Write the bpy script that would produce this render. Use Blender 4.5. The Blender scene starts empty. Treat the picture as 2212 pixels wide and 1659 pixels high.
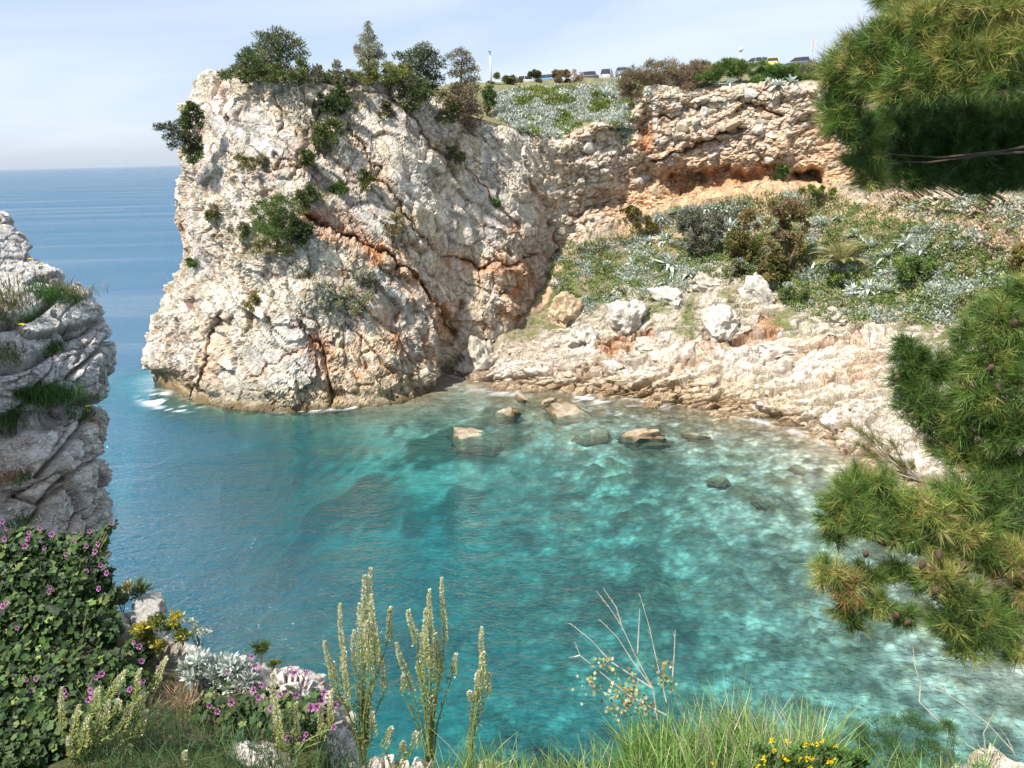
import bpy, math, random
import numpy as np
from mathutils import Vector, Matrix, Euler
from mathutils.bvhtree import BVHTree

# ------------------------------------------------------------------ camera, world, sun, exposure
W, H, F = 2212.0, 1659.0, 1658.0
CAM = Vector((0.0, 0.0, 20.0))
PITCH, ROLL = math.radians(16.5), math.radians(-1.43)
SC = bpy.context.scene
COL = SC.collection
cam_data = bpy.data.cameras.new('camera')
cam_data.sensor_width = 36.0
cam_data.lens = 36.0 * F / W
cam_data.clip_start = 0.05
cam_data.clip_end = 90000.0
cam = bpy.data.objects.new('camera', cam_data)
COL.objects.link(cam)
ROT = Matrix.Rotation(math.pi / 2 - PITCH, 3, 'X') @ Matrix.Rotation(ROLL, 3, 'Z')
cam.matrix_world = Matrix.Translation(CAM) @ ROT.to_4x4()
SC.camera = cam

SUN_EL = math.radians(54.0)
SUN_AZ = math.radians(-134.0)          # measured from the view direction (+Y), negative = to the left
sun_dir = Vector((math.sin(SUN_AZ) * math.cos(SUN_EL), math.cos(SUN_AZ) * math.cos(SUN_EL), math.sin(SUN_EL)))
sun_l = bpy.data.lights.new('sun', 'SUN')
sun_l.energy = 3.9
sun_l.angle = math.radians(1.6)
sun_l.color = (1.0, 0.95, 0.87)
sun = bpy.data.objects.new('sun', sun_l)
sun.rotation_euler = sun_dir.to_track_quat('Z', 'Y').to_euler()
sun.location = (-40, -20, 80)
COL.objects.link(sun)

world = bpy.data.worlds.new('World')
SC.world = world
world.use_nodes = True
wn, wl = world.node_tree.nodes, world.node_tree.links
wn.clear()
w_out = wn.new('ShaderNodeOutputWorld')
w_bg = wn.new('ShaderNodeBackground')
w_sky = wn.new('ShaderNodeTexSky')
w_sky.sky_type = 'NISHITA'
w_sky.sun_disc = False
w_sky.sun_elevation = SUN_EL
w_sky.sun_rotation = SUN_AZ
w_sky.altitude = 20
w_sky.air_density = 1.0
w_sky.dust_density = 0.8
w_sky.ozone_density = 1.5
# thin high cloud veil in streaks, everywhere in the sky
w_tc = wn.new('ShaderNodeTexCoord')
w_map = wn.new('ShaderNodeMapping'); w_map.inputs['Scale'].default_value = (1.0, 1.4, 6.5)
w_map.inputs['Rotation'].default_value = (0.10, -0.16, 0.3)
w_no = wn.new('ShaderNodeTexNoise'); w_no.inputs['Scale'].default_value = 1.5
w_no.inputs['Detail'].default_value = 6; w_no.inputs['Roughness'].default_value = 0.5
w_no.inputs['Distortion'].default_value = 0.6
w_rmp = wn.new('ShaderNodeMapRange')
w_rmp.inputs['From Min'].default_value = 0.40; w_rmp.inputs['From Max'].default_value = 0.72
w_rmp.inputs['To Min'].default_value = 0.0; w_rmp.inputs['To Max'].default_value = 1.0
w_veil = wn.new('ShaderNodeMix'); w_veil.data_type = 'RGBA'; w_veil.inputs[0].default_value = 0.72
w_veil.inputs[7].default_value = (3.05, 3.6, 4.6, 1.0)      # thin even haze of high cloud
w_mix = wn.new('ShaderNodeMix'); w_mix.data_type = 'RGBA'
w_mix.inputs[7].default_value = (4.4, 4.85, 5.6, 1.0)       # whiter streaks
wl.new(w_tc.outputs['Generated'], w_map.inputs['Vector'])
wl.new(w_map.outputs[0], w_no.inputs['Vector'])
wl.new(w_no.outputs['Fac'], w_rmp.inputs['Value'])
wl.new(w_rmp.outputs[0], w_mix.inputs[0])
wl.new(w_sky.outputs[0], w_veil.inputs[6])
wl.new(w_veil.outputs[2], w_mix.inputs[6])
wl.new(w_mix.outputs[2], w_bg.inputs['Color'])
w_bg.inputs['Strength'].default_value = 0.1
wl.new(w_bg.outputs[0], w_out.inputs['Surface'])

SC.view_settings.view_transform = 'Standard'
SC.view_settings.look = 'None'
SC.view_settings.exposure = 1.02
SC.view_settings.gamma = 1.0
SC.view_settings.use_curve_mapping = False
SC.cycles.use_denoising = True
SC.cycles.max_bounces = 5
SC.cycles.diffuse_bounces = 3
SC.cycles.glossy_bounces = 2
SC.cycles.transparent_max_bounces = 8
SC.cycles.caustics_reflective = False
SC.cycles.caustics_refractive = False

# ------------------------------------------------------------------ helpers: pixels of the photo <-> places
ROTN = np.array(ROT, dtype=np.float64)
CAMN = np.array(CAM)
rng = np.random.default_rng(7)
random.seed(7)

def ray(px, py):
    d = ROT @ Vector(((px - W / 2) / F, -(py - H / 2) / F, -1.0))
    return d.normalized()
def at(px, py, Y):
    d = ray(px, py); return CAM + d * (Y / d.y)
def sea(px, py, z=0.0):
    d = ray(px, py); return CAM + d * ((z - CAM.z) / d.z)
def project(P):
    q = (P - CAMN) @ ROTN
    return W / 2 + F * q[:, 0] / -q[:, 2], H / 2 - F * q[:, 1] / -q[:, 2]

# ------------------------------------------------------------------ helpers: noise in numpy
U32 = np.uint32
def _ax(i, m): return i.astype(np.int64).astype(U32) * U32(m)
def _fin(h):
    h = (h ^ (h >> U32(13))) * U32(1274126177)
    h = (h ^ (h >> U32(16))) * U32(2246822519)
    return ((h ^ (h >> U32(15))) & U32(0xffffff)).astype(np.float32) * np.float32(1 / 16777216.0)
def _kk(k): return U32((k * 974634777 + 12345) & 0xffffffff)
MX, MY, MZ = 374761393, 668265263, 2147483647
def vnoise(P, k=0):
    P = np.asarray(P); fl = np.floor(P); f = (P - fl).astype(np.float32)
    u = f * f * f * (f * (f * 6 - 15) + 10)
    ux, uy, uz = u[:, 0], u[:, 1], u[:, 2]
    hx = _ax(fl[:, 0], MX); hy = _ax(fl[:, 1], MY); hz = _ax(fl[:, 2], MZ) + _kk(k)
    hx = (hx, hx + U32(MX)); hy = (hy, hy + U32(MY)); hz = (hz, hz + U32(MZ))
    r = []
    for a in (0, 1):
        for b in (0, 1):
            hb = hx[a] + hy[b]
            c0 = _fin(hb + hz[0]); c1 = _fin(hb + hz[1])
            r.append(c0 + (c1 - c0) * uz)
    p = r[0] + (r[1] - r[0]) * uy; q = r[2] + (r[3] - r[2]) * uy
    return (p + (q - p) * ux) * 2 - 1
def fbm(P, oct=4, k=0, gain=0.5, lac=2.03):
    r = 0; a = 1.0; s = 1.0
    for o in range(oct):
        r = r + a * vnoise(P * s + o * 17.3, k + o); a *= gain; s *= lac
    return r
def worley(P, k=0, jit=0.95):
    """nearest and second nearest cell: distances, vector to the nearest, four random numbers of that cell"""
    P = np.asarray(P); fl = np.floor(P); f = (P - fl).astype(np.float32)
    fx, fy, fz = f[:, 0], f[:, 1], f[:, 2]
    bx, by, bz = _ax(fl[:, 0], MX), _ax(fl[:, 1], MY), _ax(fl[:, 2], MZ)
    n = len(P)
    d1 = np.full(n, 81.0, np.float32); d2 = d1.copy(); best = np.zeros(n, U32)
    vx1 = np.zeros(n, np.float32); vy1 = vx1.copy(); vz1 = vx1.copy()
    for dx in (-1, 0, 1):
        hx = bx + U32((dx * MX) & 0xffffffff)
        for dy in (-1, 0, 1):
            hxy = hx + by + U32((dy * MY) & 0xffffffff)
            for dz in (-1, 0, 1):
                h = hxy + bz + U32((dz * MZ) & 0xffffffff) + _kk(k)
                g = (h ^ (h >> U32(13))) * U32(1274126177); g = (g ^ (g >> U32(16))) * U32(2246822519); g = g ^ (g >> U32(15))
                s10 = np.float32(jit / 1024.0)
                vx = (g & U32(1023)).astype(np.float32) * s10 + (dx + .5 - jit / 2 - fx)
                vy = ((g >> U32(10)) & U32(1023)).astype(np.float32) * s10 + (dy + .5 - jit / 2 - fy)
                vz = ((g >> U32(20)) & U32(1023)).astype(np.float32) * s10 + (dz + .5 - jit / 2 - fz)
                d = vx * vx + vy * vy + vz * vz
                m = d < d1
                d2 = np.where(m, d1, np.minimum(d2, d))
                d1 = np.where(m, d, d1); best = np.where(m, h, best)
                vx1 = np.where(m, vx, vx1); vy1 = np.where(m, vy, vy1); vz1 = np.where(m, vz, vz1)
    rnd = [_fin(best + _kk(91 + j)) for j in range(4)]
    return np.sqrt(d1), np.sqrt(d2), np.stack([vx1, vy1, vz1], 1), rnd
def sstep(a, b, x):
    t = np.clip((x - a) / (b - a), 0, 1); return t * t * (3 - 2 * t)
def polydist(px, py, pts):
    """distance (px) to a polyline, and how far along it (0..1)"""
    best = np.full(len(px), 1e9); al = np.zeros(len(px)); sd = np.zeros(len(px))
    n = len(pts) - 1
    for j in range(n):
        ax, ay = pts[j]; bx, by = pts[j + 1]
        vx, vy = bx - ax, by - ay; L2 = vx * vx + vy * vy + 1e-9
        t = np.clip(((px - ax) * vx + (py - ay) * vy) / L2, 0, 1)
        ex, ey = px - ax - t * vx, py - ay - t * vy
        d = np.hypot(ex, ey); m = d < best
        best[m] = d[m]; al[m] = ((j + t) / n)[m]
        sd[m] = np.sign(vx * ey - vy * ex)[m]
    return best, al, sd
def blob(px, py, cx, cy, rx, ry, rot=0.0, soft=1.0):
    c, s = math.cos(rot), math.sin(rot)
    x, y = px - cx, py - cy
    d = np.hypot((x * c + y * s) / rx, (-x * s + y * c) / ry)
    return 1 - sstep(1 - 0.5 * soft, 1 + 0.5 * soft, d)

# ------------------------------------------------------------------ helpers: meshes and things
def np_mesh(name, V, Fa, col=None, smooth=False, mat=None, attrs=None):
    V = np.ascontiguousarray(V, np.float32); Fa = np.ascontiguousarray(Fa, np.int32)
    me = bpy.data.meshes.new(name)
    nf, k = Fa.shape
    me.vertices.add(len(V)); me.vertices.foreach_set('co', V.ravel())
    me.loops.add(nf * k); me.loops.foreach_set('vertex_index', Fa.ravel())
    me.polygons.add(nf)
    me.polygons.foreach_set('loop_start', np.arange(0, nf * k, k, dtype=np.int32))
    me.polygons.foreach_set('loop_total', np.full(nf, k, np.int32))
    me.polygons.foreach_set('use_smooth', np.full(nf, smooth, bool))
    if col is not None:
        a = me.attributes.new('Col', 'FLOAT_COLOR', 'POINT')
        c = np.ones((len(V), 4), np.float32); c[:, :3] = col
        a.data.foreach_set('color', c.ravel())
    for an, av in (attrs or {}).items():
        a = me.attributes.new(an, 'FLOAT', 'POINT'); a.data.foreach_set('value', np.ascontiguousarray(av, np.float32))
    me.update(calc_edges=True)
    if mat: me.materials.append(mat)
    return me
def obj(name, me, parent=None, kind=None):
    o = bpy.data.objects.new(name, me); COL.objects.link(o)
    if parent is not None: o.parent = parent
    if kind: o['kind'] = kind
    return o
def tag(o, label, cat, group=None):
    o['label'] = label; o['category'] = cat
    if group: o['group'] = group
    return o
def thing(name, label, cat, loc=(0, 0, 0), group=None, rotz=0.0, scale=1.0):
    o = bpy.data.objects.new(name, None); COL.objects.link(o)
    o.empty_display_size = 0.2
    o.location = loc; o.rotation_euler = (0, 0, rotz); o.scale = (scale,) * 3
    return tag(o, label, cat, group)
class MB:
    """collects vertices, faces (tris / quads as quads) and colours into one mesh"""
    def __init__(s): s.v, s.f, s.c, s.n = [], [], [], 0
    def add(s, V, Fq, col=(1, 1, 1)):
        V = np.asarray(V, np.float32).reshape(-1, 3)
        s.v.append(V); s.f.extend([[i + s.n for i in f] for f in Fq])
        c = np.asarray(col, np.float32)
        s.c.append(np.broadcast_to(c, (len(V), 3))); s.n += len(V)
    def tube(s, pts, rad, col=(1, 1, 1), k=6, cap=True):
        pts = [Vector(p) for p in pts]
        if not hasattr(rad, '__len__'): rad = [rad] * len(pts)
        V, Fq = [], []
        for i, p in enumerate(pts):
            t = (pts[min(i + 1, len(pts) - 1)] - pts[max(i - 1, 0)])
            t = t.normalized() if t.length > 1e-9 else Vector((0, 0, 1))
            a = t.cross(Vector((0, 0, 1)) if abs(t.z) < 0.9 else Vector((1, 0, 0))).normalized(); b = t.cross(a)
            for j in range(k):
                th = 2 * math.pi * j / k
                V.append(p + (a * math.cos(th) + b * math.sin(th)) * rad[i])
        for i in range(len(pts) - 1):
            for j in range(k):
                Fq.append([i * k + j, i * k + (j + 1) % k, (i + 1) * k + (j + 1) % k, (i + 1) * k + j])
        if cap:
            Fq.append(list(range(k))[::-1]); Fq.append([(len(pts) - 1) * k + j for j in range(k)])
        s.add([tuple(v) for v in V], Fq, col)
    def box(s, c, d, col=(1, 1, 1), rz=0.0):
        cx, cy, cz = c; hx, hy, hz = d[0] / 2, d[1] / 2, d[2] / 2
        V = []
        for z in (-hz, hz):
            for x, y in ((-hx, -hy), (hx, -hy), (hx, hy), (-hx, hy)):
                V.append((cx + x * math.cos(rz) - y * math.sin(rz), cy + x * math.sin(rz) + y * math.cos(rz), cz + z))
        s.add(V, [[3, 2, 1, 0], [4, 5, 6, 7], [0, 1, 5, 4], [1, 2, 6, 5], [2, 3, 7, 6], [3, 0, 4, 7]], col)
    def mesh(s, name, mat=None, smooth=False):
        me = bpy.data.meshes.new(name)
        V = np.concatenate(s.v)
        me.from_pydata(V.tolist(), [], s.f)
        a = me.attributes.new('Col', 'FLOAT_COLOR', 'POINT')
        c = np.ones((len(V), 4), np.float32); c[:, :3] = np.concatenate(s.c)
        a.data.foreach_set('color', c.ravel())
        if smooth: me.polygons.foreach_set('use_smooth', np.ones(len(me.polygons), bool))
        if mat: me.materials.append(mat)
        me.update()
        return me
    def build(s, name, mat, parent=None, smooth=False, kind=None):
        return obj(name, s.mesh(name, mat, smooth), parent, kind)

# ------------------------------------------------------------------ materials
def new_mat(name):
    m = bpy.data.materials.new(name); m.use_nodes = True
    nt = m.node_tree; nt.nodes.clear()
    out = nt.nodes.new('ShaderNodeOutputMaterial')
    return m, nt, nt.nodes, nt.links, out
def N(nt, typ, **kw):
    n = nt.nodes.new(typ)
    for k, v in kw.items():
        if k in ('operation', 'blend_type', 'data_type', 'feature', 'distance', 'noise_dimensions', 'attribute_name', 'wave_type', 'bands_direction', 'interpolation_type'):
            setattr(n, k, v)
        else:
            n.inputs[k.replace('_', ' ')].default_value = v
    return n
def rock_mat(name, bump=0.6, scale=1.0, rough=0.92, soil=(.27, .175, .10, 1), soil_amt=.55):
    m, nt, ns, L, out = new_mat(name)
    at_ = N(nt, 'ShaderNodeAttribute', attribute_name='Col')
    tc = N(nt, 'ShaderNodeTexCoord')
    n1 = N(nt, 'ShaderNodeTexNoise', Scale=1.5 * scale, Detail=4.0, Roughness=0.65)
    n2 = N(nt, 'ShaderNodeTexNoise', Scale=8.0 * scale, Detail=3.0, Roughness=0.7)
    for n in (n1, n2): L.new(tc.outputs['Object'], n.inputs['Vector'])
    vm = N(nt, 'ShaderNodeVectorMath', operation='MULTIPLY_ADD')     # bend the joints with noise
    L.new(n1.outputs['Color'], vm.inputs[0]); vm.inputs[1].default_value = (1.1 / scale,) * 3
    L.new(tc.outputs['Object'], vm.inputs[2])
    mp = N(nt, 'ShaderNodeMapping'); mp.inputs['Rotation'].default_value = (0, .75, 0); mp.inputs['Scale'].default_value = (.8, 1, 1.5); L.new(vm.outputs[0], mp.inputs['Vector'])
    v1 = N(nt, 'ShaderNodeTexVoronoi', feature='DISTANCE_TO_EDGE', Scale=1.25 * scale)
    v2 = N(nt, 'ShaderNodeTexVoronoi', feature='DISTANCE_TO_EDGE', Scale=3.4 * scale)
    L.new(mp.outputs[0], v1.inputs['Vector']); L.new(mp.outputs[0], v2.inputs['Vector'])
    r1 = N(nt, 'ShaderNodeMapRange', From_Min=0.0, From_Max=0.055); L.new(v1.outputs['Distance'], r1.inputs['Value'])
    r2 = N(nt, 'ShaderNodeMapRange', From_Min=0.0, From_Max=0.09); L.new(v2.outputs['Distance'], r2.inputs['Value'])
    # joints only open in places
    msk = N(nt, 'ShaderNodeMapRange', From_Min=0.42, From_Max=0.62); L.new(n1.outputs['Fac'], msk.inputs['Value'])
    jn = N(nt, 'ShaderNodeMath', operation='MULTIPLY'); L.new(r1.outputs[0], jn.inputs[0]); L.new(r2.outputs[0], jn.inputs[1])
    inv = N(nt, 'ShaderNodeMath', operation='SUBTRACT'); inv.inputs[0].default_value = 1.0; L.new(jn.outputs[0], inv.inputs[1])
    amt = N(nt, 'ShaderNodeMath', operation='MULTIPLY'); L.new(inv.outputs[0], amt.inputs[0]); L.new(msk.outputs[0], amt.inputs[1])
    am2 = N(nt, 'ShaderNodeMath', operation='MULTIPLY'); L.new(amt.outputs[0], am2.inputs[0]); am2.inputs[1].default_value = soil_amt
    rr = N(nt, 'ShaderNodeMapRange', From_Min=0.25, From_Max=0.75, To_Min=0.74, To_Max=1.22); L.new(n2.outputs['Fac'], rr.inputs['Value'])
    mx = N(nt, 'ShaderNodeMix', data_type='RGBA', blend_type='MULTIPLY'); mx.inputs[0].default_value = 1.0
    L.new(at_.outputs['Color'], mx.inputs[6]); L.new(rr.outputs[0], mx.inputs[7])
    ms = N(nt, 'ShaderNodeMix', data_type='RGBA'); ms.inputs[7].default_value = soil
    L.new(am2.outputs[0], ms.inputs[0]); L.new(mx.outputs[2], ms.inputs[6])
    h1 = N(nt, 'ShaderNodeMath', operation='MULTIPLY_ADD'); h1.inputs[1].default_value = -0.8
    L.new(amt.outputs[0], h1.inputs[0]); L.new(n1.outputs['Fac'], h1.inputs[2])
    h2 = N(nt, 'ShaderNodeMath', operation='MULTIPLY_ADD'); h2.inputs[1].default_value = 0.6
    L.new(n2.outputs['Fac'], h2.inputs[0]); L.new(h1.outputs[0], h2.inputs[2])
    bp = N(nt, 'ShaderNodeBump', Strength=bump, Distance=0.28 / scale)
    L.new(h2.outputs[0], bp.inputs['Height'])
    bs = N(nt, 'ShaderNodeBsdfPrincipled', Roughness=rough)
    bs.inputs['Specular IOR Level'].default_value = 0.15
    L.new(ms.outputs[2], bs.inputs['Base Color']); L.new(bp.outputs[0], bs.inputs['Normal'])
    L.new(bs.outputs[0], out.inputs['Surface'])
    return m
def leaf_mat(name, trans=0.3, rough=0.55, spec=0.25, vary=0.25):
    m, nt, ns, L, out = new_mat(name)
    at_ = N(nt, 'ShaderNodeAttribute', attribute_name='Col')
    tc = N(nt, 'ShaderNodeTexCoord')
    n1 = N(nt, 'ShaderNodeTexNoise', Scale=3.0, Detail=3.0); L.new(tc.outputs['Object'], n1.inputs['Vector'])
    r = N(nt, 'ShaderNodeMapRange', From_Min=0.3, From_Max=0.7, To_Min=1 - vary, To_Max=1 + vary); L.new(n1.outputs['Fac'], r.inputs['Value'])
    mx = N(nt, 'ShaderNodeMix', data_type='RGBA', blend_type='MULTIPLY'); mx.inputs[0].default_value = 1.0
    L.new(at_.outputs['Color'], mx.inputs[6]); L.new(r.outputs[0], mx.inputs[7])
    bs = N(nt, 'ShaderNodeBsdfPrincipled', Roughness=rough); bs.inputs['Specular IOR Level'].default_value = spec
    tr = N(nt, 'ShaderNodeBsdfTranslucent')
    ms = N(nt, 'ShaderNodeMixShader'); ms.inputs[0].default_value = trans
    L.new(mx.outputs[2], bs.inputs['Base Color']); L.new(mx.outputs[2], tr.inputs['Color'])
    L.new(bs.outputs[0], ms.inputs[1]); L.new(tr.outputs[0], ms.inputs[2]); L.new(ms.outputs[0], out.inputs['Surface'])
    return m
def plain_mat(name, rough=0.6, metal=0.0, spec=0.4, noise=0.12, nscale=6.0, coat=0.0):
    m, nt, ns, L, out = new_mat(name)
    at_ = N(nt, 'ShaderNodeAttribute', attribute_name='Col')
    tc = N(nt, 'ShaderNodeTexCoord')
    n1 = N(nt, 'ShaderNodeTexNoise', Scale=nscale, Detail=5.0); L.new(tc.outputs['Object'], n1.inputs['Vector'])
    r = N(nt, 'ShaderNodeMapRange', From_Min=0.3, From_Max=0.7, To_Min=1 - noise, To_Max=1 + noise); L.new(n1.outputs['Fac'], r.inputs['Value'])
    mx = N(nt, 'ShaderNodeMix', data_type='RGBA', blend_type='MULTIPLY'); mx.inputs[0].default_value = 1.0
    L.new(at_.outputs['Color'], mx.inputs[6]); L.new(r.outputs[0], mx.inputs[7])
    bs = N(nt, 'ShaderNodeBsdfPrincipled', Roughness=rough, Metallic=metal); bs.inputs['Specular IOR Level'].default_value = spec
    bs.inputs['Coat Weight'].default_value = coat
    L.new(mx.outputs[2], bs.inputs['Base Color']); L.new(bs.outputs[0], out.inputs['Surface'])
    return m
M_ROCK = rock_mat('limestone', 0.7, 1.0)
M_ROCK_NEAR = rock_mat('limestone_near', 0.7, 4.5)
M_STONE = rock_mat('loose_stone', 0.6, 1.6, soil_amt=.35)
def bed_mat(name):
    """cobbles and small boulders on the sea bed: every cobble its own tone, dark gaps between"""
    m, nt, ns, L, out = new_mat(name)
    at_ = N(nt, 'ShaderNodeAttribute', attribute_name='Col'); ac = N(nt, 'ShaderNodeAttribute', attribute_name='cobble')
    tc = N(nt, 'ShaderNodeTexCoord')
    n1 = N(nt, 'ShaderNodeTexNoise', Scale=1.8, Detail=3.0, Roughness=.6); L.new(tc.outputs['Object'], n1.inputs['Vector'])
    vm = N(nt, 'ShaderNodeVectorMath', operation='MULTIPLY_ADD'); L.new(n1.outputs['Color'], vm.inputs[0]); vm.inputs[1].default_value = (.55, .4, 0); L.new(tc.outputs['Object'], vm.inputs[2])
    tone = None
    for sc, lo, hi in ((.85, .76, 1.14), (2.3, .66, 1.22)):
        v = N(nt, 'ShaderNodeTexVoronoi', Scale=sc); L.new(vm.outputs[0], v.inputs['Vector'])
        sp = N(nt, 'ShaderNodeSeparateColor'); L.new(v.outputs['Color'], sp.inputs[0])
        r = N(nt, 'ShaderNodeMapRange', To_Min=lo, To_Max=hi); L.new(sp.outputs[0], r.inputs['Value'])
        g = N(nt, 'ShaderNodeMapRange', From_Min=.25, From_Max=.62, To_Min=1.15, To_Max=.68); L.new(v.outputs['Distance'], g.inputs['Value'])
        p = N(nt, 'ShaderNodeMath', operation='MULTIPLY'); L.new(r.outputs[0], p.inputs[0]); L.new(g.outputs[0], p.inputs[1])
        if tone is None: tone = p
        else:
            q = N(nt, 'ShaderNodeMath', operation='MULTIPLY'); L.new(tone.outputs[0], q.inputs[0]); L.new(p.outputs[0], q.inputs[1]); tone = q
    one = N(nt, 'ShaderNodeMix', data_type='FLOAT'); L.new(ac.outputs['Fac'], one.inputs[0]); one.inputs[2].default_value = 1.0; L.new(tone.outputs[0], one.inputs[3])
    mx = N(nt, 'ShaderNodeMix', data_type='RGBA', blend_type='MULTIPLY'); mx.inputs[0].default_value = 1.0
    L.new(at_.outputs['Color'], mx.inputs[6]); L.new(one.outputs[0], mx.inputs[7])
    bs = N(nt, 'ShaderNodeBsdfDiffuse'); L.new(mx.outputs[2], bs.inputs['Color']); L.new(bs.outputs[0], out.inputs['Surface'])
    return m
M_BED = bed_mat('seabed_cobbles_and_sand')
M_LEAF = leaf_mat('leaf', 0.28)
M_SILVER = leaf_mat('silver_leaf', 0.15, 0.8, 0.1)
M_NEEDLE = leaf_mat('pine_needle', 0.34, 0.45, 0.35, 0.2)
M_GRASS = leaf_mat('grass_blade', 0.35, 0.5, 0.3)
M_PETAL = leaf_mat('petal', 0.35, 0.6, 0.2, 0.1)
M_BARK = plain_mat('bark', 0.9, 0, 0.1, 0.35, 14)
M_CONE = plain_mat('cone_scale', 0.75, 0, 0.2, 0.3, 40)
M_PAINT = plain_mat('car_paint', 0.35, 0.0, 0.5, 0.03, 2, 0.6)
M_GLASS = plain_mat('car_glass', 0.08, 0, 0.6, 0.05, 2)
M_METAL = plain_mat('painted_metal', 0.5, 0.0, 0.4, 0.08, 4)
M_RUBBER = plain_mat('rubber', 0.85, 0, 0.2, 0.1, 8)

# ------------------------------------------------------------------ the land: sheets of control points, splined, then broken into rock
def cr(ctrl, ts):
    n = len(ctrl); i = np.clip(np.floor(ts).astype(int), 0, n - 2); t = (ts - i).reshape((-1,) + (1,) * (ctrl.ndim - 1))
    p0 = ctrl[np.maximum(i - 1, 0)]; p1 = ctrl[i]; p2 = ctrl[i + 1]; p3 = ctrl[np.minimum(i + 2, n - 1)]
    return 0.5 * (2 * p1 + (p2 - p0) * t + (2 * p0 - 5 * p1 + 4 * p2 - p3) * t * t + (3 * p1 - p0 - 3 * p2 + p3) * t ** 3)
def steps(ctrl, step, cap):
    """parameter values along axis 0 spaced evenly as seen (px), averaged over axis 1"""
    d = np.linalg.norm(np.diff(ctrl, axis=0), axis=2)
    dist = np.linalg.norm(ctrl - CAMN, axis=2); dist = 0.5 * (dist[1:] + dist[:-1])
    a = np.minimum((d / dist * F).mean(1), np.array(cap))
    ts = []
    for j, s in enumerate(a):
        n = max(2, int(s / step)); ts += list(j + np.arange(n) / n)
    return np.array(ts + [len(a)])
def sheet(ctrl, step, cap_r=400, cap_c=400):
    ctrl = np.array([[tuple(p) for p in r] for r in ctrl], np.float64)
    tr = steps(ctrl, step, cap_r); tcn = steps(ctrl.transpose(1, 0, 2), step, cap_c)
    g = cr(ctrl, tr); g = cr(g.transpose(1, 0, 2), tcn).transpose(1, 0, 2)
    R_, C_ = g.shape[:2]
    rowp = np.repeat(tr, C_); colp = np.tile(tcn, R_)
    return g, R_, C_, rowp, colp
def grid_faces(R_, C_, flip=False):
    a = (np.arange(R_ - 1)[:, None] * C_ + np.arange(C_ - 1)[None, :]).ravel()
    f = np.stack([a, a + 1, a + C_ + 1, a + C_], 1)
    return f[:, ::-1] if flip else f
def grid_normals(P, R_, C_):
    g = P.reshape(R_, C_, 3)
    n = np.cross(np.gradient(g, axis=1), np.gradient(g, axis=0))
    n /= np.linalg.norm(n, axis=2, keepdims=True) + 1e-9
    return n.reshape(-1, 3)
def outward(P, Nn):
    s = np.sign(((CAMN - P) * Nn).sum(1)); f = 1.0 if s.sum() >= 0 else -1.0
    return Nn * f, f
def blocks(P, basis, size, k, tilt=0.55, crack=0.10, cw=0.09, amp=0.35, warp=0.35, bulge=0.0):
    """rock broken into tilted blocks with open joints; returns displacement, joint mask, random per block"""
    Q = (P @ basis) / np.array(size)
    Q = Q + warp * np.stack([fbm(Q * 0.9 + 31.7 * j, 3, k + 40 + j) for j in range(3)], 1)
    d1, d2, dv, rnd = worley(Q, k)
    e = d2 - d1
    t = np.stack([rnd[1] - .5, rnd[2] - .5, rnd[3] - .5], 1) * 2
    sz = float(np.mean(size))
    h = amp * (rnd[0] - 0.5) * sz + tilt * (t * dv).sum(1) * sz * 0.5 + bulge * sz * (0.45 - d1 * d1)
    j = np.exp(-(e / cw) ** 2)
    return h - crack * sz * j, j, rnd[0]
def basis_xz(deg, yaw=0.0):
    """columns: along the bed, into the rock, across the bed"""
    a = math.radians(deg); y = math.radians(yaw)
    d = np.array([math.cos(a) * math.cos(y), math.cos(a) * math.sin(y), math.sin(a)])
    i = np.array([-math.sin(y), math.cos(y), 0.0])
    return np.stack([d, i, np.cross(d, i)], 1)
def mixc(c, col, m):
    return c * (1 - m[:, None]) + np.array(col, np.float32) * m[:, None]
CREAM, GREY, WARM = (0.73, 0.67, 0.55), (0.64, 0.61, 0.555), (0.71, 0.59, 0.42)
RUST, SOIL, WET = (0.46, 0.19, 0.06), (0.50, 0.34, 0.21), (0.15, 0.115, 0.06)

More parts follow.
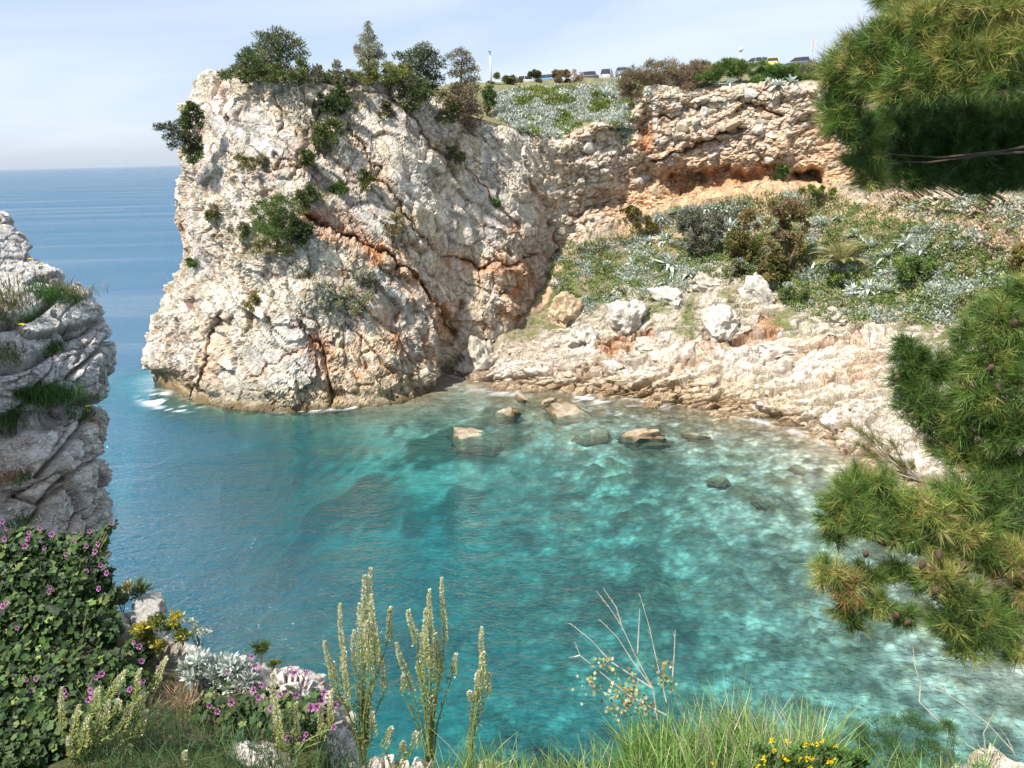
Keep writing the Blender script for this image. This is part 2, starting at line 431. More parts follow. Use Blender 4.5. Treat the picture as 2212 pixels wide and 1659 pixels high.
# ---- sheet A: the headland and the cliff behind the cove
# columns: (waterline or foot) ... rim, each point = (px, py, Y); the first row lies below, the last two on the plateau
def swl(px, py): return sea(px, py).y
A_cols = [
 # left outline of the headland
 [(338,818,None),(328,755,.3),(346,690,1.0),(398,572,2.2),(386,440,2.6),(408,330,3.4),(404,262,4.2),(460,174,5.4)],
 [(372,846,None),(362,770,.2),(384,690,1.0),(430,575,2.4),(428,450,3.0),(440,330,4.0),(448,250,5.0),(500,166,6.4)],
 [(420,868,None),(424,790,.5),(440,690,1.4),(474,575,2.8),(484,455,3.8),(492,340,5.0),(505,250,6.0),(545,160,7.6)],
 [(520,884,None),(530,800,.6),(545,690,1.6),(560,575,3.0),(575,460,4.4),(580,340,5.8),(585,250,7.0),(600,166,9.0)],
 [(620,889,None),(630,800,.6),(640,690,1.8),(650,575,3.4),(655,460,5.0),(660,340,6.8),(664,255,8.0),(670,178,10.0)],
 [(720,880,None),(728,800,.8),(735,690,2.0),(742,575,3.8),(748,460,5.6),(750,345,7.4),(750,258,8.8),(755,180,10.5)],
 [(830,874,None),(834,790,.8),(838,700,2.4),(842,590,4.4),(846,475,6.4),(850,355,8.0),(850,265,9.4),(850,186,11.0)],
 [(905,855,None),(908,790,1.0),(914,720,2.6),(920,620,4.6),(926,500,6.6),(930,380,8.4),(935,290,9.6),(940,222,11.0)],
 [(966,812,None),(968,770,.6),(975,715,1.8),(990,620,3.2),(1004,500,4.8),(1010,390,6.4),(1015,320,7.2),(1022,272,8.2)],
 [(1030,790,74.),(1040,760,74.2),(1055,705,75.),(1070,620,76.),(1080,510,77.4),(1085,400,78.6),(1086,335,79.4),(1090,290,80.2)],
 [(1110,730,77.5),(1115,705,77.7),(1125,665,78.2),(1135,600,79.2),(1145,510,80.4),(1150,410,81.6),(1152,345,82.2),(1156,298,83.0)],
 [(1195,640,81.),(1192,620,81.2),(1190,590,81.6),(1190,545,82.2),(1196,480,83.2),(1205,400,84.2),(1212,345,84.6),(1220,302,84.4)],
 [(1262,512,85.5),(1262,502,85.8),(1262,486,86.2),(1262,460,86.6),(1264,420,86.6),(1270,370,86.2),(1276,320,85.6),(1285,272,85.0)],
 [(1345,478,87.2),(1345,468,87.6),(1345,450,88.0),(1345,420,88.2),(1345,380,88.0),(1348,330,87.2),(1352,290,86.6),(1358,252,86.4)],
 [(1420,446,87.4),(1420,438,88.0),(1420,424,88.6),(1420,398,88.8),(1418,360,88.2),(1412,300,86.6),(1406,245,86.0),(1400,204,86.0)],
 [(1510,420,87.0),(1510,412,87.8),(1510,398,88.6),(1510,374,88.8),(1510,340,88.0),(1508,280,86.4),(1504,235,85.8),(1500,194,86.0)],
 [(1620,402,85.6),(1620,394,86.4),(1620,380,87.2),(1620,360,87.6),(1620,330,87.0),(1620,275,85.0),(1618,228,84.4),(1615,186,84.6)],
 [(1742,396,83.4),(1742,388,84.0),(1742,372,84.6),(1742,350,84.4),(1742,318,83.6),(1742,265,82.6),(1740,222,82.6),(1738,184,83.0)],
 [(1860,420,79.),(1860,408,79.3),(1862,390,79.8),(1864,360,80.2),(1866,322,80.6),(1868,268,81.0),(1868,225,81.4),(1868,186,82.0)],
 [(2010,446,72.),(2010,430,72.6),(2010,405,73.4),(2012,370,74.2),(2014,325,75.2),(2016,270,76.2),(2020,225,77.2),(2024,182,78.2)],
 [(2230,470,61.),(2230,450,61.6),(2230,420,62.4),(2232,380,63.4),(2236,330,64.6),(2240,270,66.),(2246,220,67.4),(2250,175,69.)],
 [(2560,500,50.),(2560,480,50.6),(2560,440,51.4),(2562,400,52.4),(2566,340,53.6),(2570,270,55.),(2576,215,56.4),(2580,165,58.)],
]
cols = []
for c in A_cols:
    y0 = swl(*c[0][:2]) if c[0][2] is None else None
    pts = []
    for (px, py, y) in c:
        Y = y0 if y is None else (y0 + y if y0 is not None and y < 30 else y)
        pts.append(at(px, py, Y))
    rim_x = c[-1][0]
    if 1170 < rim_x < 1900:      # the loose cliff leans back a little, hollow in its lower third
        wgt = min(1, (rim_x - 1170) / 90, (1900 - rim_x) / 60); Yr = c[-1][2]
        for q, off in enumerate((-1.6, -.9, -.2, .2, -.3, -.5, -.2)):
            px_, py_, y_ = c[q]; pts[q] = at(px_, py_, y_ * (1 - wgt) + (Yr + off) * wgt)
    b = pts[0]; low = Vector((b.x, b.y - 0.4, b.z - 4.0)); r = pts[-1]
    back = [r + Vector((0, 3.0, 0.5)), r + Vector((0, 14.0, 0.6 if r.x < 2 else 2.0)), r + Vector((2, 60.0, -1.0 if r.x < 2 else 3.0))]
    rx = c[-1][0]; ry = c[-1][1]
    sky_y = float(np.interp(rx, [930, 1100, 1300, 1400, 1500, 1800, 2600], [184, 180, 169, 154, 140, 139, 139]))
    if rx < 930:
        back = [r + Vector((0, 2.5, .3)), r + Vector((0, 9.0, .2)), r + Vector((1, 24.0, -1.5))]
    else:
        back = [at(rx, ry * .68 + sky_y * .32, r.y + 6), at(rx + 15, sky_y + 6, r.y + 20), at(rx + 30, sky_y, r.y + 60)]
    cols.append([low] + pts + back)
# the seaward side of the headland, out of sight from here
side = [[p + Vector((1.5, 6, 0)) for p in cols[0]], [p + Vector((9, 20, 0)) for p in cols[0]]]
for s_ in side:
    for q in range(9, 12): s_[q] = s_[8] + Vector((4 + (q - 9) * 4, -1, 0.3))
for q in (9, 10, 11):
    for j in (0, 1):
        d_ = cols[j][q] - cols[j][8]; cols[j][q] = cols[j][8] + Vector((4.0 + q - 9, min(d_.y, 10) , 0.3))
cols = side[::-1] + cols
A_ctrl = [[cols[j][i] for j in range(len(cols))] for i in range(len(cols[0]))]
g, RA, CA, rowA, colA = sheet(A_ctrl, 2.05, [12] + [170] * 7 + [60, 40, 14], [12, 24] + [170] * (len(A_cols) - 3) + [120, 24])
PA = g.reshape(-1, 3)
NA, fA = outward(PA, grid_normals(PA, RA, CA))
px, py = project(PA)
VIEW = (PA - CAMN) / np.linalg.norm(PA - CAMN, axis=1, keepdims=True)
Vh = VIEW.copy(); Vh[:, 2] *= 0.3
face = sstep(0.6, 1.4, rowA) * (1 - sstep(8.0, 8.6, rowA))      # 1 on the rock face, 0 on the plateau
cong = sstep(1120, 1260, px) * (1 - sstep(700, 720, py))          # the loose, stony cliff behind the cove
cong2 = cong * sstep(1640, 1800, px)
push = np.zeros(len(PA)); rust = np.zeros(len(PA)); grey = np.zeros(len(PA)); openj = np.zeros(len(PA))
wob = fbm(np.stack([px / 26, py / 26, px * 0], 1), 3, 3) * 9
wpx, wpy = px + wob, py + fbm(np.stack([px / 26, py / 26, px * 0 + 9], 1), 3, 5) * 9
def crack(pts, w, depth, rst, lobe=0.0, lobe_w=60):
    global push, rust, openj
    w, depth = w * .78, depth * .75
    d, al, sd = polydist(wpx, wpy, pts)
    ends = sstep(0, .08, al) * (1 - sstep(.92, 1, al))
    p = np.exp(-(d / w) ** 2) * ends
    push = push + depth * p
    rust = np.maximum(rust, rst * np.exp(-(d / (w * 3.6)) ** 2) * ends)
    openj = np.maximum(openj, p)
    if lobe:
        push = push - lobe * ends * np.where(sd > 0, np.exp(-d / lobe_w), -0.25 * np.exp(-d / (lobe_w * .5)))
crack([(640,462),(700,490),(760,515),(820,560),(880,595),(930,650),(965,700),(985,745)], 9, 1.5, 1.0, 1.7, 70)
crack([(668,728),(700,765),(712,830),(716,885)], 8, 1.3, 0.95, 0.35, 30)
crack([(478,670),(462,740),(452,800),(428,868)], 7, 1.1, 0.5, -0.3, 30)
crack([(520,818),(560,806),(610,775),(668,752)], 5, 0.6, 0.5, 0.4, 25)
crack([(735,250),(790,330),(850,425),(905,505),(950,560)], 5, 0.7, 0.45, -0.4, 30)
crack([(830,175),(885,250),(935,320),(985,390)], 6, 0.8, 0.3, -0.35, 30)
crack([(945,290),(1000,360),(1060,430),(1120,500)], 5, 0.6, 0.35)
crack([(950,555),(1040,580),(1110,572),(1172,545)], 7, 1.1, 0.8, 0.6, 40)
crack([(1128,385),(1175,450),(1205,520),(1190,570)], 8, 1.2, 0.55, 0.3, 25)
crack([(1090,575),(1120,640),(1105,720)], 10, 1.0, 0.9)
crack([(1000,640),(985,700),(975,760)], 8, 0.9, 0.6)
crack([(700,180),(690,240),(655,320),(630,400)], 8, 0.7, 0.15)
crack([(500,575),(560,640),(590,700)], 4, 0.4, 0.2)
crack([(560,200),(610,240),(650,300)], 5, 0.6, 0.3)
crack([(470,330),(520,355),(590,370),(660,365)], 6, 0.5, 0.2, 0.4, 30)
crack([(840,700),(870,760),(905,800)], 5, 0.5, 0.7)
crack([(760,830),(830,815),(900,805)], 4, 0.4, 0.4)
crack([(745,640),(770,720),(780,800)], 5, 0.5, 0.3)
crack([(1385,255),(1392,300),(1386,330)], 7, 0.9, 0.9)
crack([(1215,300),(1270,275),(1330,285),(1352,300)], 5, 0.9, 0.2, 0.8, 30)
crack([(1395,345),(1450,330),(1530,300),(1620,270)], 6, 1.0, 0.5, -0.9, 35)
crack([(1580,235),(1640,225),(1700,250)], 6, 0.9, 0.5, -0.6, 25)
crack([(1420,260),(1480,235),(1540,230)], 6, 0.8, 0.4, -0.5, 25)
crack([(1230,470),(1290,450),(1360,430)], 6, 0.8, 0.3, 0.5, 30)
for (cx, cy, rx, ry, dep, rs, ro) in [
    (1478,388,40,22,2.6,1.0,-.3),(1560,385,70,18,1.6,.9,-.1),(1650,375,50,14,1.2,.8,-.1),(1745,384,34,26,4.5,.3,0),
    (1235,395,28,22,.7,.2,0),(1195,692,26,10,2.0,1.0,-.3),(1128,718,16,8,1.6,.8,0),(1225,672,26,24,-.6,1.0,0),
    (1255,440,60,26,.9,.2,-.2),(1392,268,12,40,.6,.8,0),(1095,490,22,20,.5,1.0,0),(1140,640,30,60,.5,.8,.2),
    (1760,290,60,40,.9,.5,.3),(372,835,30,24,1.6,.0,.2),(412,872,12,26,1.6,.0,0),(840,690,30,30,.5,.7,.6),
    (545,190,22,14,.7,.3,.5),(450,300,14,30,.5,.3,0),(400,470,14,40,.4,.4,0),(1420,372,60,20,.6,.6,-.3),
    (1300,350,40,26,-.7,.0,0),(1445,345,36,20,-1.3,.0,-.3),(1375,318,16,26,-1.2,.0,0),(1300,270,36,14,-1.0,0,0),(1680,330,26,40,-.6,.2,0)]:
    m_ = blob(wpx, wpy, cx, cy, rx, ry, ro, 0.9); push += dep * m_; rust = np.maximum(rust, rs * m_)
for (cx, cy, rx, ry, ro) in [(512,285,62,70,.1),(560,330,50,30,.2),(825,270,62,52,.7),(880,360,70,50,.8),(1020,470,60,60,.8),(830,460,50,60,.7),(560,800,110,50,-.2),(830,640,60,50,.6)]:
    grey = np.maximum(grey, blob(wpx, wpy, cx, cy, rx, ry, ro, 0.8))
# big shapes, then blocks of three sizes
B1 = basis_xz(-46); B2 = basis_xz(-68, 10); B3 = basis_xz(10)
big = fbm(PA / 5.5, 3, 11) * 0.5 + fbm(PA / 2.2, 3, 21) * 0.16
ridg = 1 - np.abs(fbm(PA @ B1 / np.array([7.0, 3.0, 1.5]), 3, 14))
d1, j1, r1 = blocks(PA, B1, (3.4, 1.8, 1.7), 100, tilt=.42, crack=.07, cw=.05, amp=.15)
d2, j2, r2 = blocks(PA, B2, (1.15, .8, .7), 200, tilt=.62, crack=.12, cw=.06, amp=.26)
d3, j3, r3 = blocks(PA, B1, (.5, .4, .36), 300, tilt=.75, crack=.15, cw=.09, amp=.42)
dc1, jc1, rc1 = blocks(PA, B3, (1.5, 1.2, .8), 400, tilt=.42, crack=.07, cw=.08, amp=.28, bulge=.2)
dc2, jc2, rc2 = blocks(PA, B3, (.62, .6, .4), 500, tilt=.5, crack=.09, cw=.10, amp=.38, bulge=.22)
patch = sstep(-.25, .35, fbm(PA / 3.0, 2, 61))            # some faces are more broken than others
sm = 1 - 0.75 * grey
rockd = big + ridg * .25 + d1 * 1.0 + d2 * (0.4 + .6 * patch) * sm + d3 * (.12 + .88 * patch) * sm
cong_d = big * .9 + dc1 * 1.0 + dc2 * 1.0
disp = rockd * (1 - cong) + cong_d * cong
z0 = PA[:, 2]
notch = np.exp(-((z0 - 0.45) / 0.75) ** 2) * (1 - cong) * (1 - sstep(1000, 1030, px)) * sstep(.8, 1.4, rowA)
disp = disp * face + (1 - face) * fbm(PA / 2.0, 3, 77) * .25 - notch * (.55 + .3 * fbm(PA / 1.6, 2, 91))
PA2 = PA + NA * disp[:, None] + Vh * (push * face)[:, None]
PA2 += NA * (fbm(PA2 / .22, 2, 71) * .035 * face)[:, None]
# colour
nz = NA[:, 2]
n_a, n_b, n_c = fbm(PA / 4.2, 4, 301), fbm(PA / 1.3, 4, 311), fbm(PA / .5, 3, 321)
c = np.empty((len(PA), 3), np.float32); c[:] = CREAM
c = mixc(c, GREY, np.clip(sstep(.0, .6, n_a + .4 * n_b) * .5 + grey * .8, 0, 1))
c = mixc(c, WARM, sstep(.15, .7, -n_a + .5 * n_b) * .55)
c = mixc(c, (.74, .71, .66), sstep(.25, .6, n_b) * .5)
c *= (1 + .22 * (r1 - .5) + .22 * (r2 - .5) + .16 * n_c)[:, None]
stain = sstep(-.1, .5, n_b + .5 * n_c)
streak = fbm(PA / np.array([.9, .9, 7.0]) + 3.1, 3, 331)              # long water marks down the face
c = mixc(c, (.47, .455, .44), sstep(.2, .75, streak) * .5 * (1 - cong)); c = mixc(c, (.70, .56, .38), sstep(.3, .8, -streak) * .45)
jm = np.clip(j1 * .8 + j2 * .55 + j3 * .30, 0, 1) * (1 - cong)
c = mixc(c, (.30, .165, .075), jm * (.22 + .45 * sstep(-.3, .4, n_a - .2)) )
c = mixc(c, (.72, .57, .42), cong * .7 * sstep(-.5, .4, n_b))
c = mixc(c, (.74, .68, .60), cong * .6 * (rc2 > .62))
c = mixc(c, (.70, .52, .36), cong2 * .6 * sstep(-.3, .5, -n_b))
c = mixc(c, (.45, .30, .18), np.clip(jc1 * .6 + jc2 * .5, 0, 1) * cong)
c = mixc(c, (.70, .46, .26), cong * sstep(1250, 1380, px) * (1 - sstep(3.0, 6.6, rowA + .9 * n_b)) * .8)
low_right = sstep(640, 760, px) * sstep(470, 560, py) * (1 - cong)
c = mixc(c, (.50, .27, .11), np.clip(j1 + j2 * .8 + j3 * .4, 0, 1) * low_right * (.35 + .5 * stain))
rs = np.clip(rust * (.55 + .6 * stain) + .14 * sstep(.35, .8, n_a + n_b * .6) * (1 - grey), 0, 1)
c = mixc(c, RUST, rs * .8)
zz = PA2[:, 2] + .35 * n_b
c = mixc(c, (.42, .33, .19), (1 - sstep(1.0, 3.4, zz)) * .55 * (rowA < 7))
c = mixc(c, WET, (1 - sstep(.15, .75, zz)) * .95)
c = mixc(c, (.20, .14, .06), blob(wpx, wpy, 372, 828, 36, 30, .2) * .6)
plat = sstep(8.1, 8.6, rowA)
c = mixc(c, (.15, .17, .06), plat * .9); c = mixc(c, (.30, .25, .14), plat * sstep(.0, .5, n_b) * .6)
drygr = np.zeros(len(PA))
for (cx, cy, rx, ry) in [(545,350,40,16),(660,210,30,40),(650,250,40,60),(700,330,50,40),(590,520,60,30),(740,660,50,30),(800,650,40,30),(660,600,30,50),(520,530,40,30),(700,420,40,20),(870,470,30,20),(960,400,40,20),(470,450,16,16),(980,330,40,30),(760,215,50,30)]:
    drygr = np.maximum(drygr, blob(wpx, wpy, cx, cy, rx, ry, 0, 1.0))
c = mixc(c, (.25, .20, .09), drygr * sstep(-.1, .4, n_c + n_b) * .75)
meA = np_mesh('cliff', PA2, grid_faces(RA, CA, fA < 0), np.clip(c, .01, .9), False, M_ROCK)
cliff = obj('cliff', meA, None, 'structure')

# ---- sheet B: the shore rocks and the overgrown slope of the cove
def wl_(px, py): p = sea(px, py); return p
B_cols = [  # waterline, ledge front, ledge top, slope foot, slope middle, slope top, tucked under the cliff
 [(978,812),(985,800,1),(1000,785,2),(1020,765,3.5),(1035,740,5),(1060,710,7)],
 [(1040,826),(1040,806,1),(1045,780,2.6),(1060,755,4.5),(1085,730,7),(1110,700,9.5)],
 [(1110,834),(1110,800,1.6),(1110,765,4.4),(1130,735,7.2),(1160,690,10.5),(1190,600,15.5)],
 [(1200,845),(1200,806,1.6),(1205,765,4.6),(1225,720,8.2),(1225,630,13.5),(1215,525,20.0)],
 [(1330,858),(1330,806,2.0),(1335,760,5.2),(1345,705,9.0),(1335,600,16.0),(1330,492,26.)],
 [(1480,880),(1480,820,2.2),(1485,765,6.2),(1490,700,10.5),(1470,570,18.5),(1455,432,29.)],
 [(1620,905),(1625,840,2.4),(1640,775,7.0),(1650,700,12.0),(1635,565,20.5),(1612,405,31.)],
 [(1750,940),(1765,870,2.4),(1790,790,7.6),(1800,705,13.4),(1785,565,21.5),(1746,396,32.)],
 [(1850,995),(1885,900,3.0),(1905,800,8.6),(1930,715,14.4),(1930,570,21.5),(1865,420,31.)],
 [(1965,1070),(2010,950,3.4),(2035,830,9.2),(2080,730,14.6),(2085,580,20.5),(2015,445,27.5)],
 [(2110,1190),(2170,1040,4.0),(2210,880,9.0),(2250,760,13.6),(2250,600,18.5),(2235,470,22.5)],
 [(2330,1380),(2420,1200,4.0),(2480,1000,8.0),(2560,820,12.0),(2570,640,15.0),(2575,500,18.0)],
]
cols = []
for c_ in B_cols:
    w = sea(*c_[0]); pts = [w] + [at(a, b, w.y + d) for a, b, d in c_[1:]]
    low = Vector((w.x, w.y - 3.5, -1.6)); low0 = Vector((w.x, w.y - 1.2, -.35)); t = pts[-1]
    cols.append([low, low0] + pts + [t + Vector((0, 2.5, .9)), t + Vector((0, 7, 2.0))])
B_ctrl = [[cols[j][i] for j in range(len(cols))] for i in range(len(cols[0]))]
g, RB, CB, rowB, colB = sheet(B_ctrl, 2.0, [20, 30] + [190] * 5 + [24, 8], [170] * (len(B_cols) - 3) + [120, 24])
PB = g.reshape(-1, 3); NB, fB = outward(PB, grid_normals(PB, RB, CB))
px, py = project(PB)
wpx = px + fbm(np.stack([px / 24, py / 24, px * 0], 1), 3, 3) * 10; wpy = py + fbm(np.stack([px / 24, py / 24, px * 0 + 5], 1), 3, 4) * 8
n_a, n_b, n_c = fbm(PB / 4.0, 4, 401), fbm(PB / 1.3, 4, 411), fbm(PB / .5, 3, 421)
slope_m = sstep(4.6, 5.4, rowB + .45 * n_b + .35 * n_a)     # soil and plants above, bare rock below
for (cx, cy, rx, ry) in [(1350,690,48,50),(1272,722,50,34),(1560,700,60,44),(1450,640,50,26),(1540,600,60,30),(1640,640,46,44),(1800,680,60,30),(1880,720,60,50),(1360,640,30,20)]:
    slope_m = slope_m * (1 - .9 * blob(wpx, wpy, cx, cy, rx, ry))
scree = blob(wpx, wpy, 2120, 500, 150, 110, .3) * sstep(-.3, .2, n_b) ; scree = np.maximum(scree, blob(wpx, wpy, 1960, 430, 160, 40, .1))
slope_m = slope_m * (1 - .85 * scree)
ledge = (1 - sstep(6.75, 6.95, rowB + .06 * n_b)) * sstep(6.3, 6.55, rowB + .2 * n_b)
beach = blob(wpx, wpy, 1140, 755, 90, 26, .1)
BS = basis_xz(17, -12)
d1, j1, r1 = blocks(PB, BS, (4.2, 1.5, .9), 600, tilt=.5, crack=.20, cw=.055, amp=.34)
d2, j2, r2 = blocks(PB, BS, (1.3, .7, .42), 700, tilt=.6, crack=.22, cw=.08, amp=.42)
d3, j3, r3 = blocks(PB, BS, (.46, .38, .26), 800, tilt=.5, crack=.14, cw=.12, amp=.5, bulge=.2)
big = fbm(PB / 3.5, 3, 31) * .45
rock_w = 1 - slope_m
disp = big + (d1 + d2 * .9 + d3 * .5) * (rock_w * (1 - .75 * beach) + .12) + slope_m * fbm(PB / .8, 3, 41) * .16 + beach * d3 * .9
disp = disp * (1 - .7 * ledge)
lowm = 1 - sstep(1.3, 2.3, rowB)
push = np.zeros(len(PB)); rust = np.zeros(len(PB))
for pts, w_, dep, rs_ in [([(1290,752),(1350,738),(1420,722)], 8, 1.0, .9), ([(1500,752),(1580,742),(1650,720)], 7, .8, .6),
        ([(1640,690),(1670,705),(1690,725)], 12, .8, .95), ([(1700,770),(1800,745),(1880,740)], 5, .5, .5), ([(1760,840),(1850,800),(1920,770)], 6, .6, .4),
        ([(1180,800),(1260,790),(1340,800)], 5, .5, .3), ([(1420,800),(1500,780),(1580,790)], 5, .5, .3), ([(1300,830),(1420,838),(1540,842)], 5, .4, .2)]:
    d, al, sd = polydist(wpx, wpy, pts); e = sstep(0, .1, al) * (1 - sstep(.9, 1, al))
    push += dep * np.exp(-(d / w_) ** 2) * e; rust = np.maximum(rust, rs_ * np.exp(-(d / (w_ * 2.2)) ** 2) * e)
Vh = (PB - CAMN) / np.linalg.norm(PB - CAMN, axis=1, keepdims=True); Vh[:, 2] *= .4
PB2 = PB + NB * disp[:, None] + Vh * push[:, None]
PB2 += NB * (fbm(PB2 / .2, 2, 72) * .03)[:, None]
c = np.empty((len(PB), 3), np.float32); c[:] = (.68, .63, .54)
c = mixc(c, GREY, sstep(0, .6, n_a + .4 * n_b) * .5); c = mixc(c, WARM, sstep(.1, .7, -n_a + .6 * n_b) * .4)
c *= (1 + .22 * (r1 - .5) + .2 * (r2 - .5) + .15 * n_c)[:, None]
c = mixc(c, (.38, .26, .15), np.clip(j1 * .7 + j2 * .5 + j3 * .3, 0, 1) * .6 * rock_w)
c = mixc(c, (.52, .40, .24), blob(wpx, wpy, 1500, 845, 330, 36, .05) * .55)
c = mixc(c, RUST, rust * .8)
c = mixc(c, (.23, .20, .10), slope_m * .9); c = mixc(c, (.13, .17, .05), slope_m * sstep(-.1, .5, n_b) * .8)
c = mixc(c, (.54, .37, .24), np.clip(ledge + scree * .6, 0, 1) * (.5 + .5 * sstep(-.4, .4, n_b)))
c = mixc(c, (.50, .42, .34), beach * .7)
zz = PB2[:, 2] + .25 * n_b + .1 * n_c
c = mixc(c, (.36, .24, .12), (1 - sstep(.3, 1.3, zz)) * .7); c = mixc(c, (.20, .13, .065), (1 - sstep(.0, .3, zz)) * .8)
c = mixc(c, (.28, .24, .13), (1 - sstep(-.5, -.05, zz)) * .7)
meB = np_mesh('cove_slope', PB2, grid_faces(RB, CB, fB < 0), np.clip(c, .01, .9), False, M_ROCK)
cove_slope = obj('cove_slope', meB, None, 'structure')

# ---- sheet C: the ground at the photographer's feet, ending in a cliff edge
C_cols = [  # far edge (px, py, Y), middle, near
 [(-700,1230,6.6),(-700,1560,4.6),(-700,2000,2.4)],
 [(-300,1215,6.6),(-300,1550,4.6),(-300,2000,2.4)],
 [(0,1215,6.6),(0,1550,4.6),(0,2000,2.4)],
 [(215,1255,6.5),(215,1560,4.5),(200,2000,2.4)],
 [(262,1292,6.5),(280,1570,4.5),(270,2000,2.4)],
 [(372,1360,6.2),(370,1580,4.5),(350,2000,2.4)],
 [(500,1430,5.9),(480,1590,4.4),(450,2000,2.4)],
 [(600,1432,5.7),(580,1580,4.4),(560,2000,2.4)],
 [(668,1440,5.5),(650,1600,4.2),(640,2000,2.4)],
 [(708,1500,5.2),(695,1620,4.1),(690,2000,2.4)],
 [(725,1600,4.5),(725,1680,3.9),(740,2000,2.4)],
 [(850,1640,4.2),(850,1710,3.7),(850,2000,2.4)],
 [(1080,1668,4.0),(1080,1730,3.6),(1080,2010,2.4)],
 [(1500,1668,3.9),(1500,1730,3.5),(1500,2010,2.4)],
 [(1800,1680,3.8),(1800,1740,3.4),(1800,2010,2.4)],
 [(2220,1700,3.7),(2220,1770,3.3),(2200,2040,2.4)],
 [(2700,1720,3.6),(2700,1800,3.2),(2700,2060,2.4)],
]
cols = []
for c_ in C_cols:
    e, m_, n_ = [at(*q) for q in c_]
    z_in = Vector((e.x * .9, -1.5, 18.3))
    cols.append([Vector((e.x * 1.25, e.y + 4.5, -2)), e + Vector((0, 1.9, -7)), e + Vector((0, .55, -1.6)), e + Vector((0, .05, -.18)), e + Vector((0, -.5, .16)) , m_, n_, Vector((n_.x * .8, .4, 18.25)), z_in])
C_ctrl = [[cols[j][i] for j in range(len(cols))] for i in range(len(cols[0]))]
g, RC, CC, rowC, colC = sheet(C_ctrl, 5.0, [24, 60, 90, 60, 220, 220, 40, 14], [30, 90] + [160] * 13 + [30])
PC = g.reshape(-1, 3); NC, fC = outward(PC, grid_normals(PC, RC, CC))
px, py = project(PC)
px = np.where(PC[:, 1] > .5, px, -9999)
n_a, n_b, n_c = fbm(PC / 1.2, 4, 501), fbm(PC / .4, 4, 511), fbm(PC / .12, 3, 521)
d1, j1, r1 = blocks(PC, basis_xz(-30), (.5, .35, .28), 900, tilt=.7, crack=.16, cw=.08, amp=.45)
d2, j2, r2 = blocks(PC, basis_xz(-60), (.17, .14, .11), 950, tilt=.6, crack=.15, cw=.10, amp=.45)
bare = 1 - sstep(3.2, 3.9, rowC)
for (cx, cy, rx, ry) in [(640,1470,95,70),(690,1530,50,60),(320,1320,80,50),(262,1290,40,30),(560,1640,60,24),(740,1610,30,20)]:
    bare = np.maximum(bare, blob(px, py, cx, cy, rx, ry))
disp = n_a * .10 + (d1 + d2) * (bare * .9 + .08) + (1 - bare) * n_b * .04
PC2 = PC + NC * disp[:, None]
c = np.empty((len(PC), 3), np.float32); c[:] = (.66, .62, .57)
c = mixc(c, WARM, sstep(.2, .7, n_a) * .4); c *= (1 + .2 * (r1 - .5) + .2 * (r2 - .5) + .15 * n_c)[:, None]
c = mixc(c, (.24, .15, .08), np.clip(j1 * .7 + j2 * .5, 0, 1) * .7)
c = mixc(c, (.07, .065, .03), (1 - bare) * .95); c = mixc(c, (.05, .075, .02), (1 - bare) * sstep(-.2, .4, n_b) * .8)
ground = obj('ground', np_mesh('ground', PC2, grid_faces(RC, CC, fC < 0), np.clip(c, .01, .9), False, M_ROCK_NEAR), None, 'structure')

# ---- sheet D: the grey crag on the left
D_rows = [  # right outline first: (px, py, Y), next inwards ... far left
 [(12,466,10.4),(-40,462,10.0),(-160,450,9.8),(-400,430,9.6)],
 [(26,496,10.2),(-20,504,9.7),(-120,500,9.3),(-400,480,9.0)],
 [(66,556,10.0),(20,568,9.5),(-90,570,9.0),(-400,560,8.6)],
 [(142,612,9.8),(90,640,9.2),(-40,650,8.6),(-400,640,8.2)],
 [(204,662,9.7),(140,700,9.1),(0,720,8.4),(-400,710,7.9)],
 [(240,742,9.5),(175,780,8.9),(20,790,8.2),(-400,780,7.6)],
 [(241,812,9.4),(185,850,8.8),(30,855,8.1),(-400,850,7.5)],
 [(232,905,9.3),(182,920,8.6),(30,920,7.7),(-400,920,7.2)],
 [(214,965,9.2),(180,980,8.4),(30,980,7.5),(-400,980,7.0)],
 [(232,1035,9.0),(185,1060,8.2),(30,1060,7.3),(-400,1060,6.8)],
 [(236,1095,8.9),(185,1130,8.0),(30,1130,7.1),(-400,1130,6.7)],
 [(226,1200,8.7),(180,1230,7.8),(30,1230,7.0),(-400,1230,6.6)],
 [(222,1400,8.4),(180,1450,7.5),(30,1450,6.7),(-400,1450,6.4)],
]
rows = []
for i_, r in enumerate(D_rows):
    tt = i_ / (len(D_rows) - 1)
    lf = []
    for (x_, y_, Y_), ytop in zip(r[1:] + [(-1000, 0, 5.2 - .5 * tt)], (None, 400, 260, 20)):  # unseen left end of the crag, raised to shade the crag and mallow
        lf.append(at(x_, y_ if ytop is None else ytop + (1450 - ytop) * tt, Y_))
    x_, y_, Y_ = r[0]
    rows.append([at(x_ - 190, y_ + 30, Y_ + 5), at(x_ - 34, y_ + 4, Y_ + 1.2), at(x_ - 8, y_, Y_)] + lf)
rows.insert(0, [Vector((p.x - .5, p.y + 1.0, p.z - .5)) for p in rows[0]])
rows.append([Vector((p.x, p.y, 8.0)) for p in rows[-1]]); rows.append([Vector((p.x, p.y, -2.0)) for p in rows[-1]])
g, RD, CD, rowD, colD = sheet(rows, 2.6, [120] * 12 + [60, 30, 12][:max(0, len(rows) - 13)], [30, 40, 120, 260, 40, 24])
PD = g.reshape(-1, 3); ND = grid_normals(PD, RD, CD); fD = 1.0
mid = (RD // 2) * CD + int(CD * .75)
if ((CAMN - PD[mid]) * ND[mid]).sum() < 0: ND, fD = -ND, -1.0
px, py = project(PD)
n_a, n_b, n_c = fbm(PD / 1.1, 4, 531), fbm(PD / .4, 4, 541), fbm(PD / .1, 3, 551)
